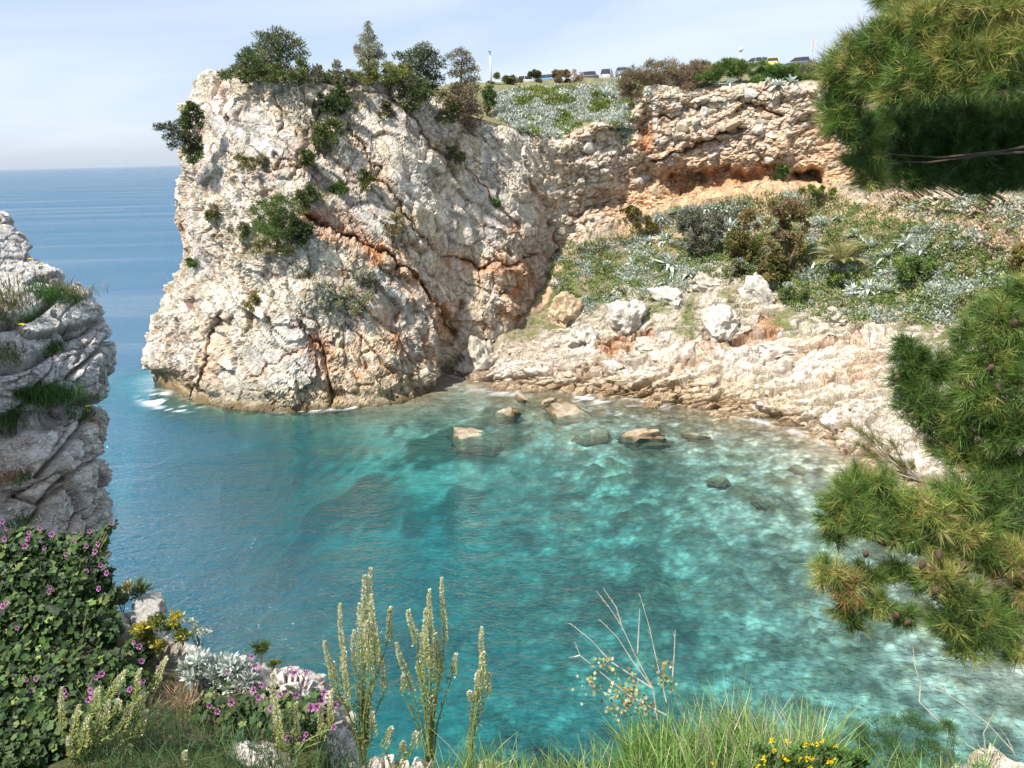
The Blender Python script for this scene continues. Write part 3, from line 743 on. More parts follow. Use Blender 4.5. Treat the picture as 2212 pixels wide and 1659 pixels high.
d0, j0, r0 = blocks(PD, basis_xz(38, 20), (1.1, .8, .55), 1000, tilt=.32, crack=.05, cw=.035, amp=.08, warp=.2)
d1, j1, r1 = blocks(PD, basis_xz(38, 20), (.36, .28, .20), 1050, tilt=.42, crack=.14, cw=.045, amp=.16, warp=.22)
d2, j2, r2 = blocks(PD, basis_xz(-20, 20), (.12, .1, .08), 1100, tilt=.6, crack=.14, cw=.08, amp=.3, warp=.15)
edgey = np.maximum(sstep(120, 200, px) * sstep(640, 700, py), 1 - sstep(60, 130, np.abs(py - 840)))
rb = .35 + .65 * np.clip(edgey, 0, 1)
push = np.zeros(len(PD))
wpx, wpy = px + n_b * 8, py + n_a * 10
for pts, w_, dep in [([(0,700),(60,690),(120,640),(170,600)],7,.22),([(40,850),(120,850),(180,870),(230,880)],10,.25),([(0,905),(90,905),(150,880)],16,.3),
        ([(85,1015),(140,960),(190,900)],6,.2),([(60,1120),(110,1050),(170,1010),(230,990)],5,.16),([(160,820),(200,770),(235,740)],5,.16),([(20,1060),(80,1075),(150,1040)],5,.15),
        ([(110,680),(150,720),(210,700)],5,.15),([(0,800),(60,790),(130,740)],9,.25)]:
    d, al, sd = polydist(wpx, wpy, pts); push += dep * np.exp(-(d / w_) ** 2)
disp = n_a * .04 + d0 * .9 + d1 * rb + d2 * (.35 + .6 * rb) + n_c * .012 - push
PD2 = PD + ND * disp[:, None]
c = np.empty((len(PD), 3), np.float32); c[:] = (.60, .575, .54)
c = mixc(c, (.51, .495, .475), sstep(-.2, .5, n_a)); c = mixc(c, (.58, .55, .50), sstep(850, 1000, py + 60 * n_a) * .8)
c = mixc(c, (.42, .33, .24), sstep(.35, .8, -n_a + .4 * n_b) * .5)
c *= (1 + .2 * (r0 - .5) + .2 * (r1 - .5) + .18 * n_c)[:, None]
c = mixc(c, (.15, .10, .07), np.clip(j0 * .6 + j1 * .5, 0, 1) * .6)
c = mixc(c, (.38, .21, .10), sstep(.3, .7, n_b) * (1 - sstep(10, 40, np.abs(px - 205))) * (1 - sstep(20, 60, np.abs(py - 890))) * .6)
crag = obj('crag', np_mesh('crag', PD2, grid_faces(RD, CD, fD < 0), np.clip(c, .01, .9), False, M_ROCK_NEAR), None, 'structure')

# ---- rays against the land, to stand things on it
def bvh(P, R_, C_, k=2):
    g = P.reshape(R_, C_, 3)[::k, ::k]; r, cc = g.shape[:2]
    return BVHTree.FromPolygons(g.reshape(-1, 3).tolist(), grid_faces(r, cc).tolist())
BV = {'A': bvh(PA2, RA, CA), 'B': bvh(PB2, RB, CB), 'C': bvh(PC2, RC, CC, 1), 'D': bvh(PD2, RD, CD)}
def hit(px, py, which='ABCD'):
    d = ray(px, py); best = None
    for k in which:
        r = BV[k].ray_cast(CAM, d)
        if r[0] is not None and (best is None or r[3] < best[2]):
            n = r[1]; n = n if n.dot(d) < 0 else -n
            best = (r[0], n, r[3])
    return best
def drop(x, y, which='AB', z=60.0):
    best = None
    for k in which:
        r = BV[k].ray_cast(Vector((x, y, z)), Vector((0, 0, -1)))
        if r[0] is not None and (best is None or r[0].z > best.z): best = r[0]
    return best

# ------------------------------------------------------------------ the sea bed and the water
coast_px = [(338,818),(372,846),(420,868),(520,884),(620,889),(720,880),(830,874),(905,855),(966,812),(1040,826),(1110,834),(1200,845),(1330,858),(1480,880),(1620,905),(1750,940),(1850,995),(1965,1070),(2110,1190),(2330,1380)]
coast = [sea(*p) for p in coast_px]
coast_xy = [(coast[0].x + 10, coast[0].y + 30), (coast[0].x + 1.5, coast[0].y + 6)] + [(p.x, p.y) for p in coast] + [(28, 8), (20, 4.5), (3, 4.5), (-5, 9), (-9, 14), (-20, 14), (-45, 16)]
i_head = 2 + 8      # coast points up to here belong to the headland
def depth_of(X, Y):
    d, al, sd = polydist(X, Y, coast_xy)
    n = len(coast_xy) - 1; idx = al * n
    dh, _, _ = polydist(X, Y, coast_xy[:i_head])              # from the steep headland
    ds, _, _ = polydist(X, Y, coast_xy[i_head - 1:i_head + 12])   # from the cove shore
    dn, _, _ = polydist(X, Y, coast_xy[i_head + 11:])          # from the near cliff
    open_ = 1 - sstep(-30, 0, X + .15 * (Y - 45))
    a = 5.5 * (1 - np.exp(-dh / 3.2))
    b = .10 * ds + .0016 * ds * ds
    c_ = .5 + .22 * dn
    dep = np.minimum(np.minimum(a, b), c_)
    dep = dep + open_ * (4.5 + .32 * np.maximum(0, -X - 12)) * sstep(0, 8, d)
    dep = dep + 9.0 * (1 - sstep(-50, -24, X)) * sstep(0, 10, d)
    return np.clip(dep, 0.02, 26), d, dh, ds
gx = np.concatenate([np.arange(-62, -30, .8), np.arange(-30, 34, .27), np.arange(34, 62, .8)]); gy = np.concatenate([np.arange(3, 16, .6), np.arange(16, 74, .27), np.arange(74, 100, .8)])
XX, YY = np.meshgrid(gx, gy); X = XX.ravel(); Y = YY.ravel()
dep, dco, dh, ds = depth_of(X, Y)
P0 = np.stack([X, Y, X * 0], 1)
pxs, pys = project(np.stack([X, Y, -dep * .3], 1))
n_a, n_b, n_c = fbm(P0 / 5.5, 4, 601), fbm(P0 / 1.8, 4, 611), fbm(P0 / .7, 3, 621)
s1 = worley(P0 / 2.3 + np.stack([n_b, n_c, n_a], 1) * .25, 640); s2 = worley(P0 / .95 + np.stack([n_c, n_b, n_a], 1) * .2, 660); s3 = worley(P0 / .45, 680)
near_sh = np.exp(-ds / 16.0) * sstep(1060, 1250, pxs) + .35 * sstep(1000, 1300, pxs)
stony = np.clip(near_sh + .5 * n_a, .1, 1.0)
boul = (np.clip(.42 - s1[0], 0, 1) * 1.9 * (s1[3][0] > .45) + np.clip(.45 - s2[0], 0, 1) * .9 + np.clip(.45 - s3[0], 0, 1) * .3) * stony
boul = np.clip(boul, 0, .9)
bz = -dep + boul * np.clip(dep * .7 + .12, .1, .9) + n_b * .10 * np.clip(dep, 0, 1)
c = np.empty((len(X), 3), np.float32); c[:] = (.60, .585, .51)                     # pale sand
rockm = np.clip(sstep(.04, .22, boul) * (.45 + .5 * near_sh), 0, 1)
c = mixc(c, (.30, .25, .16), rockm)
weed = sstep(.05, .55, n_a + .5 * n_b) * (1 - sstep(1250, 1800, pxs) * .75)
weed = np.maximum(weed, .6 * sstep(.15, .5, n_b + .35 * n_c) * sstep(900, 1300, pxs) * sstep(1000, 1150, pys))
weed = np.maximum(weed, .85 * np.exp(-(dh / 5.0) ** 2))  # not weed: the cliff's reflection and shade painted dark along the headland foot
for (cx, cy, rx, ry, s) in [(800,1040,90,40,.9),(1000,1095,60,40,.8),(930,1180,120,30,.5),(640,930,190,34,.8),(880,890,150,30,.7),(1130,1010,120,60,.5),(1180,1250,200,80,.45),(860,1290,120,50,.6),(1330,1530,160,60,.6),(700,1180,60,40,.5),(1050,960,60,30,.6)]:  # patches along the headland foot paint its reflection and shade, others are weed
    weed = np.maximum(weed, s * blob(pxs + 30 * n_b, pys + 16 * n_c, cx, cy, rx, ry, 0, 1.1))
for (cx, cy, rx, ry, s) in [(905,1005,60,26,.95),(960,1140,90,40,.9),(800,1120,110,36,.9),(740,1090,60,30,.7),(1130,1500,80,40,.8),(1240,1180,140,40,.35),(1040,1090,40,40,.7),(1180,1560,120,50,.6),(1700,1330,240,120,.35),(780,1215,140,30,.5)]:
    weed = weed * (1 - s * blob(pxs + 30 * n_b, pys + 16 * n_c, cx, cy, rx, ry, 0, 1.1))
c = mixc(c, (.075, .085, .05), np.clip(weed, 0, 1) * .88)  # real weed and the painted shade by the headland share this colour
c = mixc(c, (.40, .32, .20), rockm * (1 - weed) * .5)
c = mixc(c, (.14, .15, .10), .7 * sstep(.12, .5, fbm(P0 * np.array([1.0, .7, 1.0]) / .9, 4, 691)) * (.35 + .65 * sstep(850, 1500, pxs)))  # dark and light mottle of refracted ripples, painted into the bed colour
c *= (1 + .3 * n_c)[:, None]
c = mixc(c, (.34, .24, .13), np.exp(-dep / .35) * .6)
R_, C_ = XX.shape
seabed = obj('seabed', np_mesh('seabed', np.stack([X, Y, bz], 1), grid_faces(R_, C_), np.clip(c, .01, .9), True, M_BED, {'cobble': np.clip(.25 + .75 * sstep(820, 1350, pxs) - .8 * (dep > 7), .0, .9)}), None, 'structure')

# water: one sheet to the horizon, finer near the cove
def grow(a, b, st, far, r):
    v = list(np.arange(a, b, st)); s = st; hi = [b]; lo = [a]
    while hi[-1] < far: s *= r; hi.append(hi[-1] + s)
    s = st
    while lo[-1] > -far: s *= r; lo.append(lo[-1] - s)
    return np.array(lo[:0:-1] + v + hi)
wx = grow(-60, 40, .42, 70000, 1.4); wy = grow(12, 92, .42, 70000, 1.4); wy = wy[wy > -300]
XX, YY = np.meshgrid(wx, wy); X = XX.ravel(); Y = YY.ravel()
dep, dco, dh, ds = depth_of(np.clip(X, -3000, 3000), np.clip(Y, -3000, 3000))
fx = np.clip(X, -200, 200); fy = np.clip(Y, -50, 300)
P0 = np.stack([fx, fy, fx * 0], 1)
n_b, n_c = fbm(P0 / 1.5, 4, 711), fbm(P0 / .45, 3, 721)
pxs, pys = project(np.stack([X, np.maximum(Y, 1.0), X * 0], 1))
on = (Y > 5) & (Y < 110)
foam = np.zeros(len(X))
foam = np.maximum(foam, blob(pxs, pys, 362, 866, 50, 18, .1, 1.3) * sstep(-.1, .45, n_b + .5 * n_c))
foam = np.maximum(foam, blob(pxs, pys, 385, 884, 46, 9, -.1, 1.2) * sstep(-.2, .35, n_b + .6 * n_c))
foam = np.maximum(foam, .5 * np.exp(-(dco / .4) ** 2) * sstep(.0, .5, n_b + .6 * n_c) * (dh > 6))
foam = np.maximum(foam, .8 * np.exp(-(dco / .7) ** 2) * sstep(.1, .5, n_b + .6 * n_c) * blob(pxs, pys, 730, 886, 110, 18, 0, 1))
foam = np.maximum(foam, .45 * sstep(.35, .7, n_b + .5 * n_c) * blob(pxs, pys, 1330, 862, 300, 14, .06, 1))
foam = foam * on
R_, C_ = XX.shape
m, nt, ns, L, out = new_mat('sea_water')
a_d = N(nt, 'ShaderNodeAttribute', attribute_name='depth'); a_f = N(nt, 'ShaderNodeAttribute', attribute_name='foam')
tc = N(nt, 'ShaderNodeTexCoord')
def wav(sx, sy, rz, sc, det, rough=.55, dist=0.0):
    mp = N(nt, 'ShaderNodeMapping'); mp.inputs['Scale'].default_value = (sx, sy, 1); mp.inputs['Rotation'].default_value = (0, 0, rz)
    n = N(nt, 'ShaderNodeTexNoise', Scale=sc, Detail=det, Roughness=rough, Distortion=dist)
    L.new(tc.outputs['Object'], mp.inputs['Vector']); L.new(mp.outputs[0], n.inputs['Vector']); return n
w1 = wav(.8, 1.5, -.35, .8, 4, .6, .4); w2 = wav(.9, 1.5, .25, 3.2, 3, .6, .5); w3 = wav(.3, 1.3, -.12, .09, 3)
s_1 = N(nt, 'ShaderNodeMath', operation='MULTIPLY_ADD'); s_1.inputs[1].default_value = .5
L.new(w2.outputs['Fac'], s_1.inputs[0]); L.new(w1.outputs['Fac'], s_1.inputs[2])
s_2 = N(nt, 'ShaderNodeMath', operation='MULTIPLY_ADD'); s_2.inputs[1].default_value = 4.0
L.new(w3.outputs['Fac'], s_2.inputs[0]); L.new(s_1.outputs[0], s_2.inputs[2])
# the cove is calmer than the open sea
calm = N(nt, 'ShaderNodeMapRange', From_Min=2.0, From_Max=9.0, To_Min=.30, To_Max=.85); L.new(a_d.outputs['Fac'], calm.inputs['Value'])
gust = wav(.22, 1.6, -.06, .03, 4, .55, .5)                   # wind patches and slicks
gr = N(nt, 'ShaderNodeMapRange', From_Min=.35, From_Max=.65, To_Min=.45, To_Max=1.25); L.new(gust.outputs['Fac'], gr.inputs['Value'])
cg = N(nt, 'ShaderNodeMath', operation='MULTIPLY'); L.new(calm.outputs[0], cg.inputs[0]); L.new(gr.outputs[0], cg.inputs[1])
bp = N(nt, 'ShaderNodeBump', Distance=1.0); L.new(s_2.outputs[0], bp.inputs['Height']); L.new(cg.outputs[0], bp.inputs['Strength'])
fr = N(nt, 'ShaderNodeFresnel', IOR=1.333); L.new(bp.outputs[0], fr.inputs['Normal'])
gl = N(nt, 'ShaderNodeBsdfGlossy', Roughness=.06); L.new(bp.outputs[0], gl.inputs['Normal']); gl.inputs['Color'].default_value = (1, 1, 1, 1)
# clear water takes out red first: tint = exp(-k depth)
def absorb(k):
    e = N(nt, 'ShaderNodeMath', operation='MULTIPLY'); e.inputs[1].default_value = -k; L.new(a_d.outputs['Fac'], e.inputs[0])
    x = N(nt, 'ShaderNodeMath', operation='EXPONENT'); L.new(e.outputs[0], x.inputs[0]); return x
cc = N(nt, 'ShaderNodeCombineColor')
for i, k in enumerate((.40, .072, .066)): L.new(absorb(k).outputs[0], cc.inputs[i])
tr = N(nt, 'ShaderNodeBsdfTransparent'); L.new(cc.outputs[0], tr.inputs['Color'])
# light scattered back by the water itself, bluer the deeper the water
rmp = nt.nodes.new('ShaderNodeValToRGB'); dd = N(nt, 'ShaderNodeMapRange', From_Min=0.0, From_Max=22.0); L.new(a_d.outputs['Fac'], dd.inputs['Value']); L.new(dd.outputs[0], rmp.inputs[0])
e0, e1 = rmp.color_ramp.elements; e0.position = .08; e0.color = (.008, .098, .118, 1); e1.position = 1.0; e1.color = (.034, .108, .185, 1)
e2 = rmp.color_ramp.elements.new(.34); e2.color = (.006, .098, .150, 1)
df = N(nt, 'ShaderNodeBsdfDiffuse'); L.new(rmp.outputs[0], df.inputs['Color'])
op = absorb(.14); inv = N(nt, 'ShaderNodeMath', operation='SUBTRACT'); inv.inputs[0].default_value = 1.0; L.new(op.outputs[0], inv.inputs[1])
body = N(nt, 'ShaderNodeMixShader'); L.new(inv.outputs[0], body.inputs[0]); L.new(tr.outputs[0], body.inputs[1]); L.new(df.outputs[0], body.inputs[2])
surf = N(nt, 'ShaderNodeMixShader'); L.new(fr.outputs[0], surf.inputs[0]); L.new(body.outputs[0], surf.inputs[1]); L.new(gl.outputs[0], surf.inputs[2])
fm = N(nt, 'ShaderNodeBsdfDiffuse'); fm.inputs['Color'].default_value = (.8, .82, .82, 1)
fin = N(nt, 'ShaderNodeMixShader'); L.new(a_f.outputs['Fac'], fin.inputs[0]); L.new(surf.outputs[0], fin.inputs[1]); L.new(fm.outputs[0], fin.inputs[2])
L.new(fin.outputs[0], out.inputs['Surface'])
water = obj('sea', np_mesh('sea', np.stack([X, Y, X * 0], 1), grid_faces(R_, C_), None, True, m, {'depth': dep, 'foam': np.clip(foam, 0, 1)}), None, 'structure')

# ------------------------------------------------------------------ plants: leaves as small folded faces spread through clumps
def unit(v): return v / (np.linalg.norm(v, axis=-1, keepdims=True) + 1e-9)
def leaves(P, D, Ln, Wd, colr, fold=0.0):
    """one diamond leaf per point: axis D, length Ln, half width Wd"""
    n = len(P); D = unit(D)
    S = unit(np.cross(D, rng.normal(size=(n, 3))))
    Ln = np.broadcast_to(np.asarray(Ln, float), (n,))[:, None]; Wd = np.broadcast_to(np.asarray(Wd, float), (n,))[:, None]
    U = np.cross(D, S) * Wd * fold
    V = np.stack([P, P + D * Ln * .5 + S * Wd + U, P + D * Ln, P + D * Ln * .5 - S * Wd + U], 1).reshape(-1, 3)
    Fq = np.arange(n * 4, dtype=np.int32).reshape(n, 4)
    return V, Fq, np.repeat(colr, 4, axis=0)
def needles(P, D, Ln, Wd, colr):
    n = len(P); D = unit(D); S = unit(np.cross(D, rng.normal(size=(n, 3))))
    Ln = np.broadcast_to(np.asarray(Ln, float), (n,))[:, None]; Wd = np.broadcast_to(np.asarray(Wd, float), (n,))[:, None]
    V = np.stack([P + S * Wd, P - S * Wd, P + D * Ln], 1).reshape(-1, 3)
    return V, np.arange(n * 3, dtype=np.int32).reshape(n, 3), np.repeat(colr, 3, axis=0)
def pick(cols, n, var=.22):
    cols = np.array(cols, float); i = rng.integers(0, len(cols), n)
    return np.clip(cols[i] * (1 + rng.normal(0, var, (n, 1))), .004, .95)
DARK, MID, YEL, OLV, BRN = (.072, .105, .038), (.13, .18, .05), (.25, .25, .06), (.18, .17, .06), (.24, .17, .11)
GRY, SIL, GRN, RED, PAL = (.27, .27, .22), (.50, .54, .48), (.13, .22, .05), (.20, .11, .03), (.46, .40, .28)
def clump_cloud(cl, n, cols, ln, wd, up=.35, spread=.55, var=.2, shape='leaf', clvar=.25):
    """cl: list of (x, y, z, rx, ry, rz); leaves spread through and around every clump"""
    cl = np.array(cl, float); w = (cl[:, 3] * cl[:, 5]) ** .9; w /= w.sum()
    idx = rng.choice(len(cl), n, p=w)
    q = unit(rng.normal(size=(n, 3))) * (rng.random((n, 1)) ** spread)
    P = cl[idx, :3] + q * cl[idx, 3:6]
    D = q + rng.normal(0, .5, (n, 3)) + np.array([0, 0, up])
    cc = pick(cols, len(cl), clvar)[idx] * .5 + pick(cols, n, var) * .5
    L_ = ln * (.6 + .8 * rng.random(n)); W_ = wd * (.6 + .8 * rng.random(n))
    return (leaves if shape == 'leaf' else needles)(P, D, L_, W_, cc)
def local(P, base): return P - np.array(base)
def shrub(name, label, cat, base_px, ell, n=1400, cols=(MID, DARK), ln=.20, wd=.05, k=14, which='AB', Y=None, stem=True, up=.35, group=None, mat=None, clumps=None, stemcol=(.16, .11, .07), depth=1.0, spread=.55, sr=.012, out=0.0, shape='leaf', minr=.02):
    """ell = (cx, cy, rx, ry) in photo px; the plant stands at base_px on the land (or at distance Y)"""
    if Y is None:
        h = hit(*base_px, which)
        base = h[0] if h else at(*base_px, 85)
    else: base = at(*base_px, Y)
    Yb = base.y - out; s = Yb / F / math.cos(PITCH * .6)
    cl = []
    ells = ell if isinstance(ell, list) else [ell]
    rx = max(q[2] for q in ells); ar = [q[2] * q[3] for q in ells]
    if clumps is None:
        clumps = []
        for i in range(k):
            cx, cy, rx_, ry = random.choices(ells, ar)[0]
            a = random.uniform(0, 2 * math.pi); r = math.sqrt(random.random()) * .92
            clumps.append((cx + rx_ * r * math.cos(a), cy + ry * r * math.sin(a), random.uniform(.17, .36) * min(rx_, ry) ** .7 * (rx_ * ry) ** .15))
    size = rx * s
    for (x, y, r) in clumps:
        p = at(x, y, Yb + random.uniform(-.7, .5) * size * depth)
        rr = r * s
        cl.append((p.x, p.y, p.z, rr * random.uniform(.9, 1.3), rr * 1.1, rr * random.uniform(.65, .95)))
    root = thing(name, label, cat, base, group)
    V, Fq, C = clump_cloud(cl, n, cols, ln, wd, up, spread, shape=shape)
    me = np_mesh('foliage', local(V, base), Fq, C, False, mat or M_LEAF)
    obj('foliage', me, root)
    if stem:
        mb = MB()
        for c_ in cl[:: max(1, len(cl) // 7)]:
            e = Vector(c_[:3]) - base; m1 = e * .5 + Vector((random.uniform(-.1, .1), random.uniform(-.1, .1), .1)) * e.length
            mb.tube([(0, 0, -.1), m1, e], [max(minr, sr * e.length * 2), max(minr * .7, sr * e.length * 1.3), minr * .4], stemcol, 5)
        mb.build('stem', M_BARK, root)
    return root

# ---- trees and shrubs on the headland
def tree(name, label, cat, base_px, clumps, n, cols, ln, wd, Y=None, trunk=None, up=.3, tcol=(.20, .15, .11), tr=.14, shape='leaf', which='A', mat=None):
    h = hit(*base_px, which) if Y is None else None
    base = (h[0] if h else at(*base_px, Y or 72)); s = base.y / F
    root = thing(name, label, cat, base)
    cl = []
    for (x, y, r) in clumps:
        p = at(x, y, base.y + random.uniform(-1, 1) * .9); rr = r * s
        cl.append((p.x, p.y, p.z, rr * 1.25, rr * 1.25, rr * .75))
    V, Fq, C = clump_cloud(cl, n, cols, ln, wd, up, shape=shape)
    obj('crown', np_mesh('crown', local(V, base), Fq, C, False, mat or M_LEAF), root)
    mb = MB(); t = [at(x, y, base.y) - base for x, y in (trunk or [clumps[0][:2]])]
    pts = [Vector((0, 0, -.3))] + t
    m = len(pts); mb.tube(pts, [tr * (1 - .75 * i / (m - 1)) for i in range(m)], tcol, 7)
    mb.build('trunk', M_BARK, root, True)
    mb = MB()
    for c_ in cl:
        e = Vector(c_[:3]) - base
        o_ = min(pts[1:], key=lambda q: (q - e).length + (3 if q.z > e.z else 0))
        mb.tube([o_, o_.lerp(e, .55) + Vector((0, 0, .12 * (e - o_).length)), e], [tr * .34, tr * .22, .015], tcol, 5)
    mb.build('limb', M_BARK, root)
    return root
tree('pine_tree', 'wide pine with a forked crown, tallest on the left end of the headland', 'pine tree', (606,178),
     [(600,75,17),(575,85,14),(622,85,16),(590,95,20),(560,105,15),(640,100,14),(655,118,12),(610,110,20),(580,118,18),(630,125,16),(545,120,14),(600,135,16),(570,135,16),(648,92,8),(560,75,8)],
     5200, ((.09, .12, .045), (.08, .11, .04), OLV, (.14, .16, .07)), .30, .035, Y=72, trunk=[(607,150),(604,120),(600,80)], up=.5)
tree('pine_tree', 'low wind-swept pine leaning out over the left rim of the headland', 'pine tree', (560,172),
     [(480,164,9),(500,158,12),(515,150,12),(530,140,14),(545,130,14),(540,158,14),(560,150,15),(520,125,9),(535,112,8),(490,168,8),(575,150,12)],
     3600, (DARK, MID, (.09, .11, .035)), .28, .035, Y=70, trunk=[(548,160),(528,150),(500,160)], up=.45)
tree('conifer_tree', 'slender pale conifer with a pointed top, standing alone above the shrubs on the headland', 'conifer', (796,160),
     [(795,52,5),(793,62,6),(797,72,8),(785,80,7),(806,84,7),(792,92,11),(775,104,7),(815,100,8),(800,108,13),(782,118,12),(818,118,10),(770,108,5),(826,122,7),(798,126,14)],
     3400, ((.24, .25, .17), (.30, .30, .21), OLV), .26, .03, Y=76, trunk=[(796,130),(795,90),(795,50)], up=.4, tr=.11)
tree('pine_tree', 'round dark green pine beside the slender conifer, right of it on the headland', 'pine tree', (900,232),
     [(915,105,14),(900,115,15),(880,125,14),(930,120,16),(945,140,16),(910,135,20),(885,150,20),(920,160,20),(940,170,16),(900,180,18),(925,190,16),(910,205,14),(860,120,8),(935,210,12)],
     6400, ((.08, .11, .045), (.07, .10, .04), (.12, .14, .06)), .28, .04, Y=77, trunk=[(905,190),(910,150),(912,110)], up=.4)
tree('pine_tree', 'sparse grey-brown pine, the one nearest the tall lamp post', 'pine tree', (992,262),
     [(995,110,8),(1005,120,10),(985,118,9),(970,125,8),(1010,135,12),(990,140,12),(1022,150,11),(1000,158,14),(980,160,10),(1025,172,10),(1008,180,14),(985,190,12),(1030,192,8)],
     3600, ((.20, .17, .12), (.26, .22, .16), OLV, DARK), .26, .032, Y=79, trunk=[(994,220),(996,170),(998,112)], up=.4, tr=.12)
tree('bare_tree', 'small bare tree with white branches on the headland rim', 'tree', (646,228),
     [(640,165,12),(655,160,12),(670,170,12),(630,180,9),(660,185,14),(645,150,8),(680,185,9)], 520, (PAL, (.34, .33, .25), OLV), .22, .02, Y=69.5,
     trunk=[(646,205),(643,190),(640,170)], tcol=(.50, .46, .40), tr=.08)
SHR = [  # name, label, base, ellipse, n, colours
 ('yellow_green_pine', 'bright yellow-green young pine at the foot of the slender conifer', (800,184), (800,158,60,28), 3400, (YEL, OLV, MID)),
 ('rim_shrub', 'dark grey-green shrub on the rim left of the slender conifer', (725,180), (715,160,56,26), 2800, (DARK, GRY, OLV)),
 ('rim_shrub', 'olive shrub on the rim between the bare tree and the wide pine', (645,180), (640,156,40,28), 2000, (OLV, MID, DARK)),
 ('rim_shrub', 'low dark shrub under the wide pine on the headland rim', (585,174), (575,160,66,20), 2200, (DARK, MID, OLV)),
 ('yellow_green_shrub', 'rounded yellow-green shrub under the round dark pine', (872,195), (862,164,40,28), 2400, (YEL, MID, OLV)),
 ('dark_bush', 'dark bush hanging below the round dark pine', (890,240), (890,205,42,36), 2600, (DARK, MID, (.09, .07, .05))),
 ('brown_bush', 'large brown withered bush below the lamp post, on the saddle', (1010,278), (1005,235,48,46), 3600, (BRN, (.23, .16, .11), (.14, .12, .07))),
 ('green_bush', 'dark green bush right of the brown withered bush', (1052,250), (1054,218,20,30), 1400, (DARK, MID, GRN)),
 ('olive_bush', 'olive bush above the brown withered bush on the saddle', (960,268), (962,230,30,36), 2200, (OLV, DARK, BRN)),
 ('cliff_shrub', 'dark green shrub in the cleft just under the headland rim', (722,240), (722,220,42,27), 2600, (DARK, (.03, .05, .018), MID)),
 ('cliff_shrub', 'green shrub in the cleft, below the topmost dark shrub', (708,318), (710,292,34,34), 2000, (DARK, MID, OLV)),
 ('cliff_shrub', 'small green shrub low in the cleft, left of the others there', (655,350), (656,335,26,22), 1300, (MID, OLV, DARK)),
 ('cliff_shrub', 'dull green shrub beside a pale slab high on the headland', (855,250), (830,240,16,22), 700, (DARK, OLV, BRN)),
 ('cliff_shrub', 'small round green bush on the middle of the headland face', (733,416), (736,404,20,17), 1000, (MID, GRN, DARK)),
 ('cliff_shrub', 'small dark green tuft right of the round bush on the headland face', (790,408), (790,390,16,24), 900, (DARK, OLV, MID)),
 ('cliff_pine', 'large spreading green pine shrub clinging to the middle of the headland face', (610,512), (598,470,64,48), 6000, (MID, GRN, (.11, .14, .03), DARK)),
 ('cliff_shrub', 'dark shrub at the lower right of the large pine shrub', (662,522), (652,500,30,28), 1900, (DARK, (.03, .05, .02))),
 ('cliff_shrub', 'olive shrub above the large pine shrub on its right', (668,448), (662,425,26,26), 1500, (OLV, MID, DARK)),
 ('cliff_shrub', 'faded olive shrub at the left of the large pine shrub', (520,515), (520,498,24,18), 900, (OLV, PAL, MID)),
 ('dry_shrub', 'withered half-green shrub in the middle of the rock face right of the large pine', (852,510), (850,486,34,22), 1500, (PAL, YEL, BRN, OLV)),
 ('cliff_shrub', 'olive shrub high on the right side of the headland face', (985,352), (985,335,30,16), 1100, (OLV, DARK, BRN)),
 ('cliff_shrub', 'small green tuft at the right edge of the headland face', (1072,445), (1072,438,9,8), 320, (GRN, DARK)),
 ('cliff_pine', 'tiny flat pine jutting from the seaward edge of the headland', (420,576), (413,567,17,7), 700, (MID, GRN)),
 ('cliff_shrub', 'dull shrub near the left edge of the headland, above the tiny flat pine', (458,470), (457,460,15,18), 600, (OLV, BRN, MID)),
 ('low_plant', 'yellow-green low plants on the lower headland lobe', (770,680), (765,652,44,30), 1500, (YEL, PAL, OLV, SIL)),
 ('low_plant', 'grey-green low plants left of the yellow-green ones on the lower lobe', (706,660), (700,640,28,34), 1000, (GRY, OLV, SIL)),
 ('low_plant', 'pale silver plants along the top of the lower lobe beside the rusty crack', (790,615), (790,598,40,24), 1100, (SIL, GRY, OLV)),
 ('low_plant', 'dry grass and weeds below the large pine shrub', (580,545), (580,532,56,20), 1200, (PAL, OLV, YEL)),
 ('low_plant', 'dry yellow weeds on a shelf below the smooth grey slab', (545,365), (545,350,42,16), 1100, (PAL, YEL, OLV)),
 ('low_plant', 'small yellow-green tuft low on the left of the headland lobe', (532,662), (545,650,16,14), 350, (YEL, OLV)),
]
for nm, lb, b, e, n, cs in SHR:
    shrub(nm, lb, nm.split('_')[-1] if nm != 'low_plant' else 'plant', b, e, int(n * 1.3), cs, .27 if 'pine' not in nm else .28, .055 if 'pine' not in nm else .03, k=max(9, int(e[2] * e[3] / 50)), which='A', out=.35, spread=.8)
# the ivy-covered left edge with a pine bough reaching over the sea
hv = shrub('ivy_bush', 'dark bush draped down the seaward edge near the headland top', 'bush', (425,300), (418,285,26,70), 4200, (DARK, MID, (.11, .12, .04)), .22, .06, k=26, which='A', Y=68.5, up=-.2, depth=.4)
tree('pine_tree', 'small pine reaching out sideways over the sea from the headland edge', 'pine tree', (416,300),
     [(340,274,7),(352,276,9),(366,272,9),(378,280,10),(390,266,10),(372,292,9),(360,298,7),(385,305,10),(372,316,8),(398,290,12),(402,250,10),(396,318,8)],
     2600, (DARK, (.06, .07, .03), (.09, .09, .05)), .24, .03, Y=68.2, trunk=[(398,288),(375,282),(345,276)], tr=.10, up=.25)

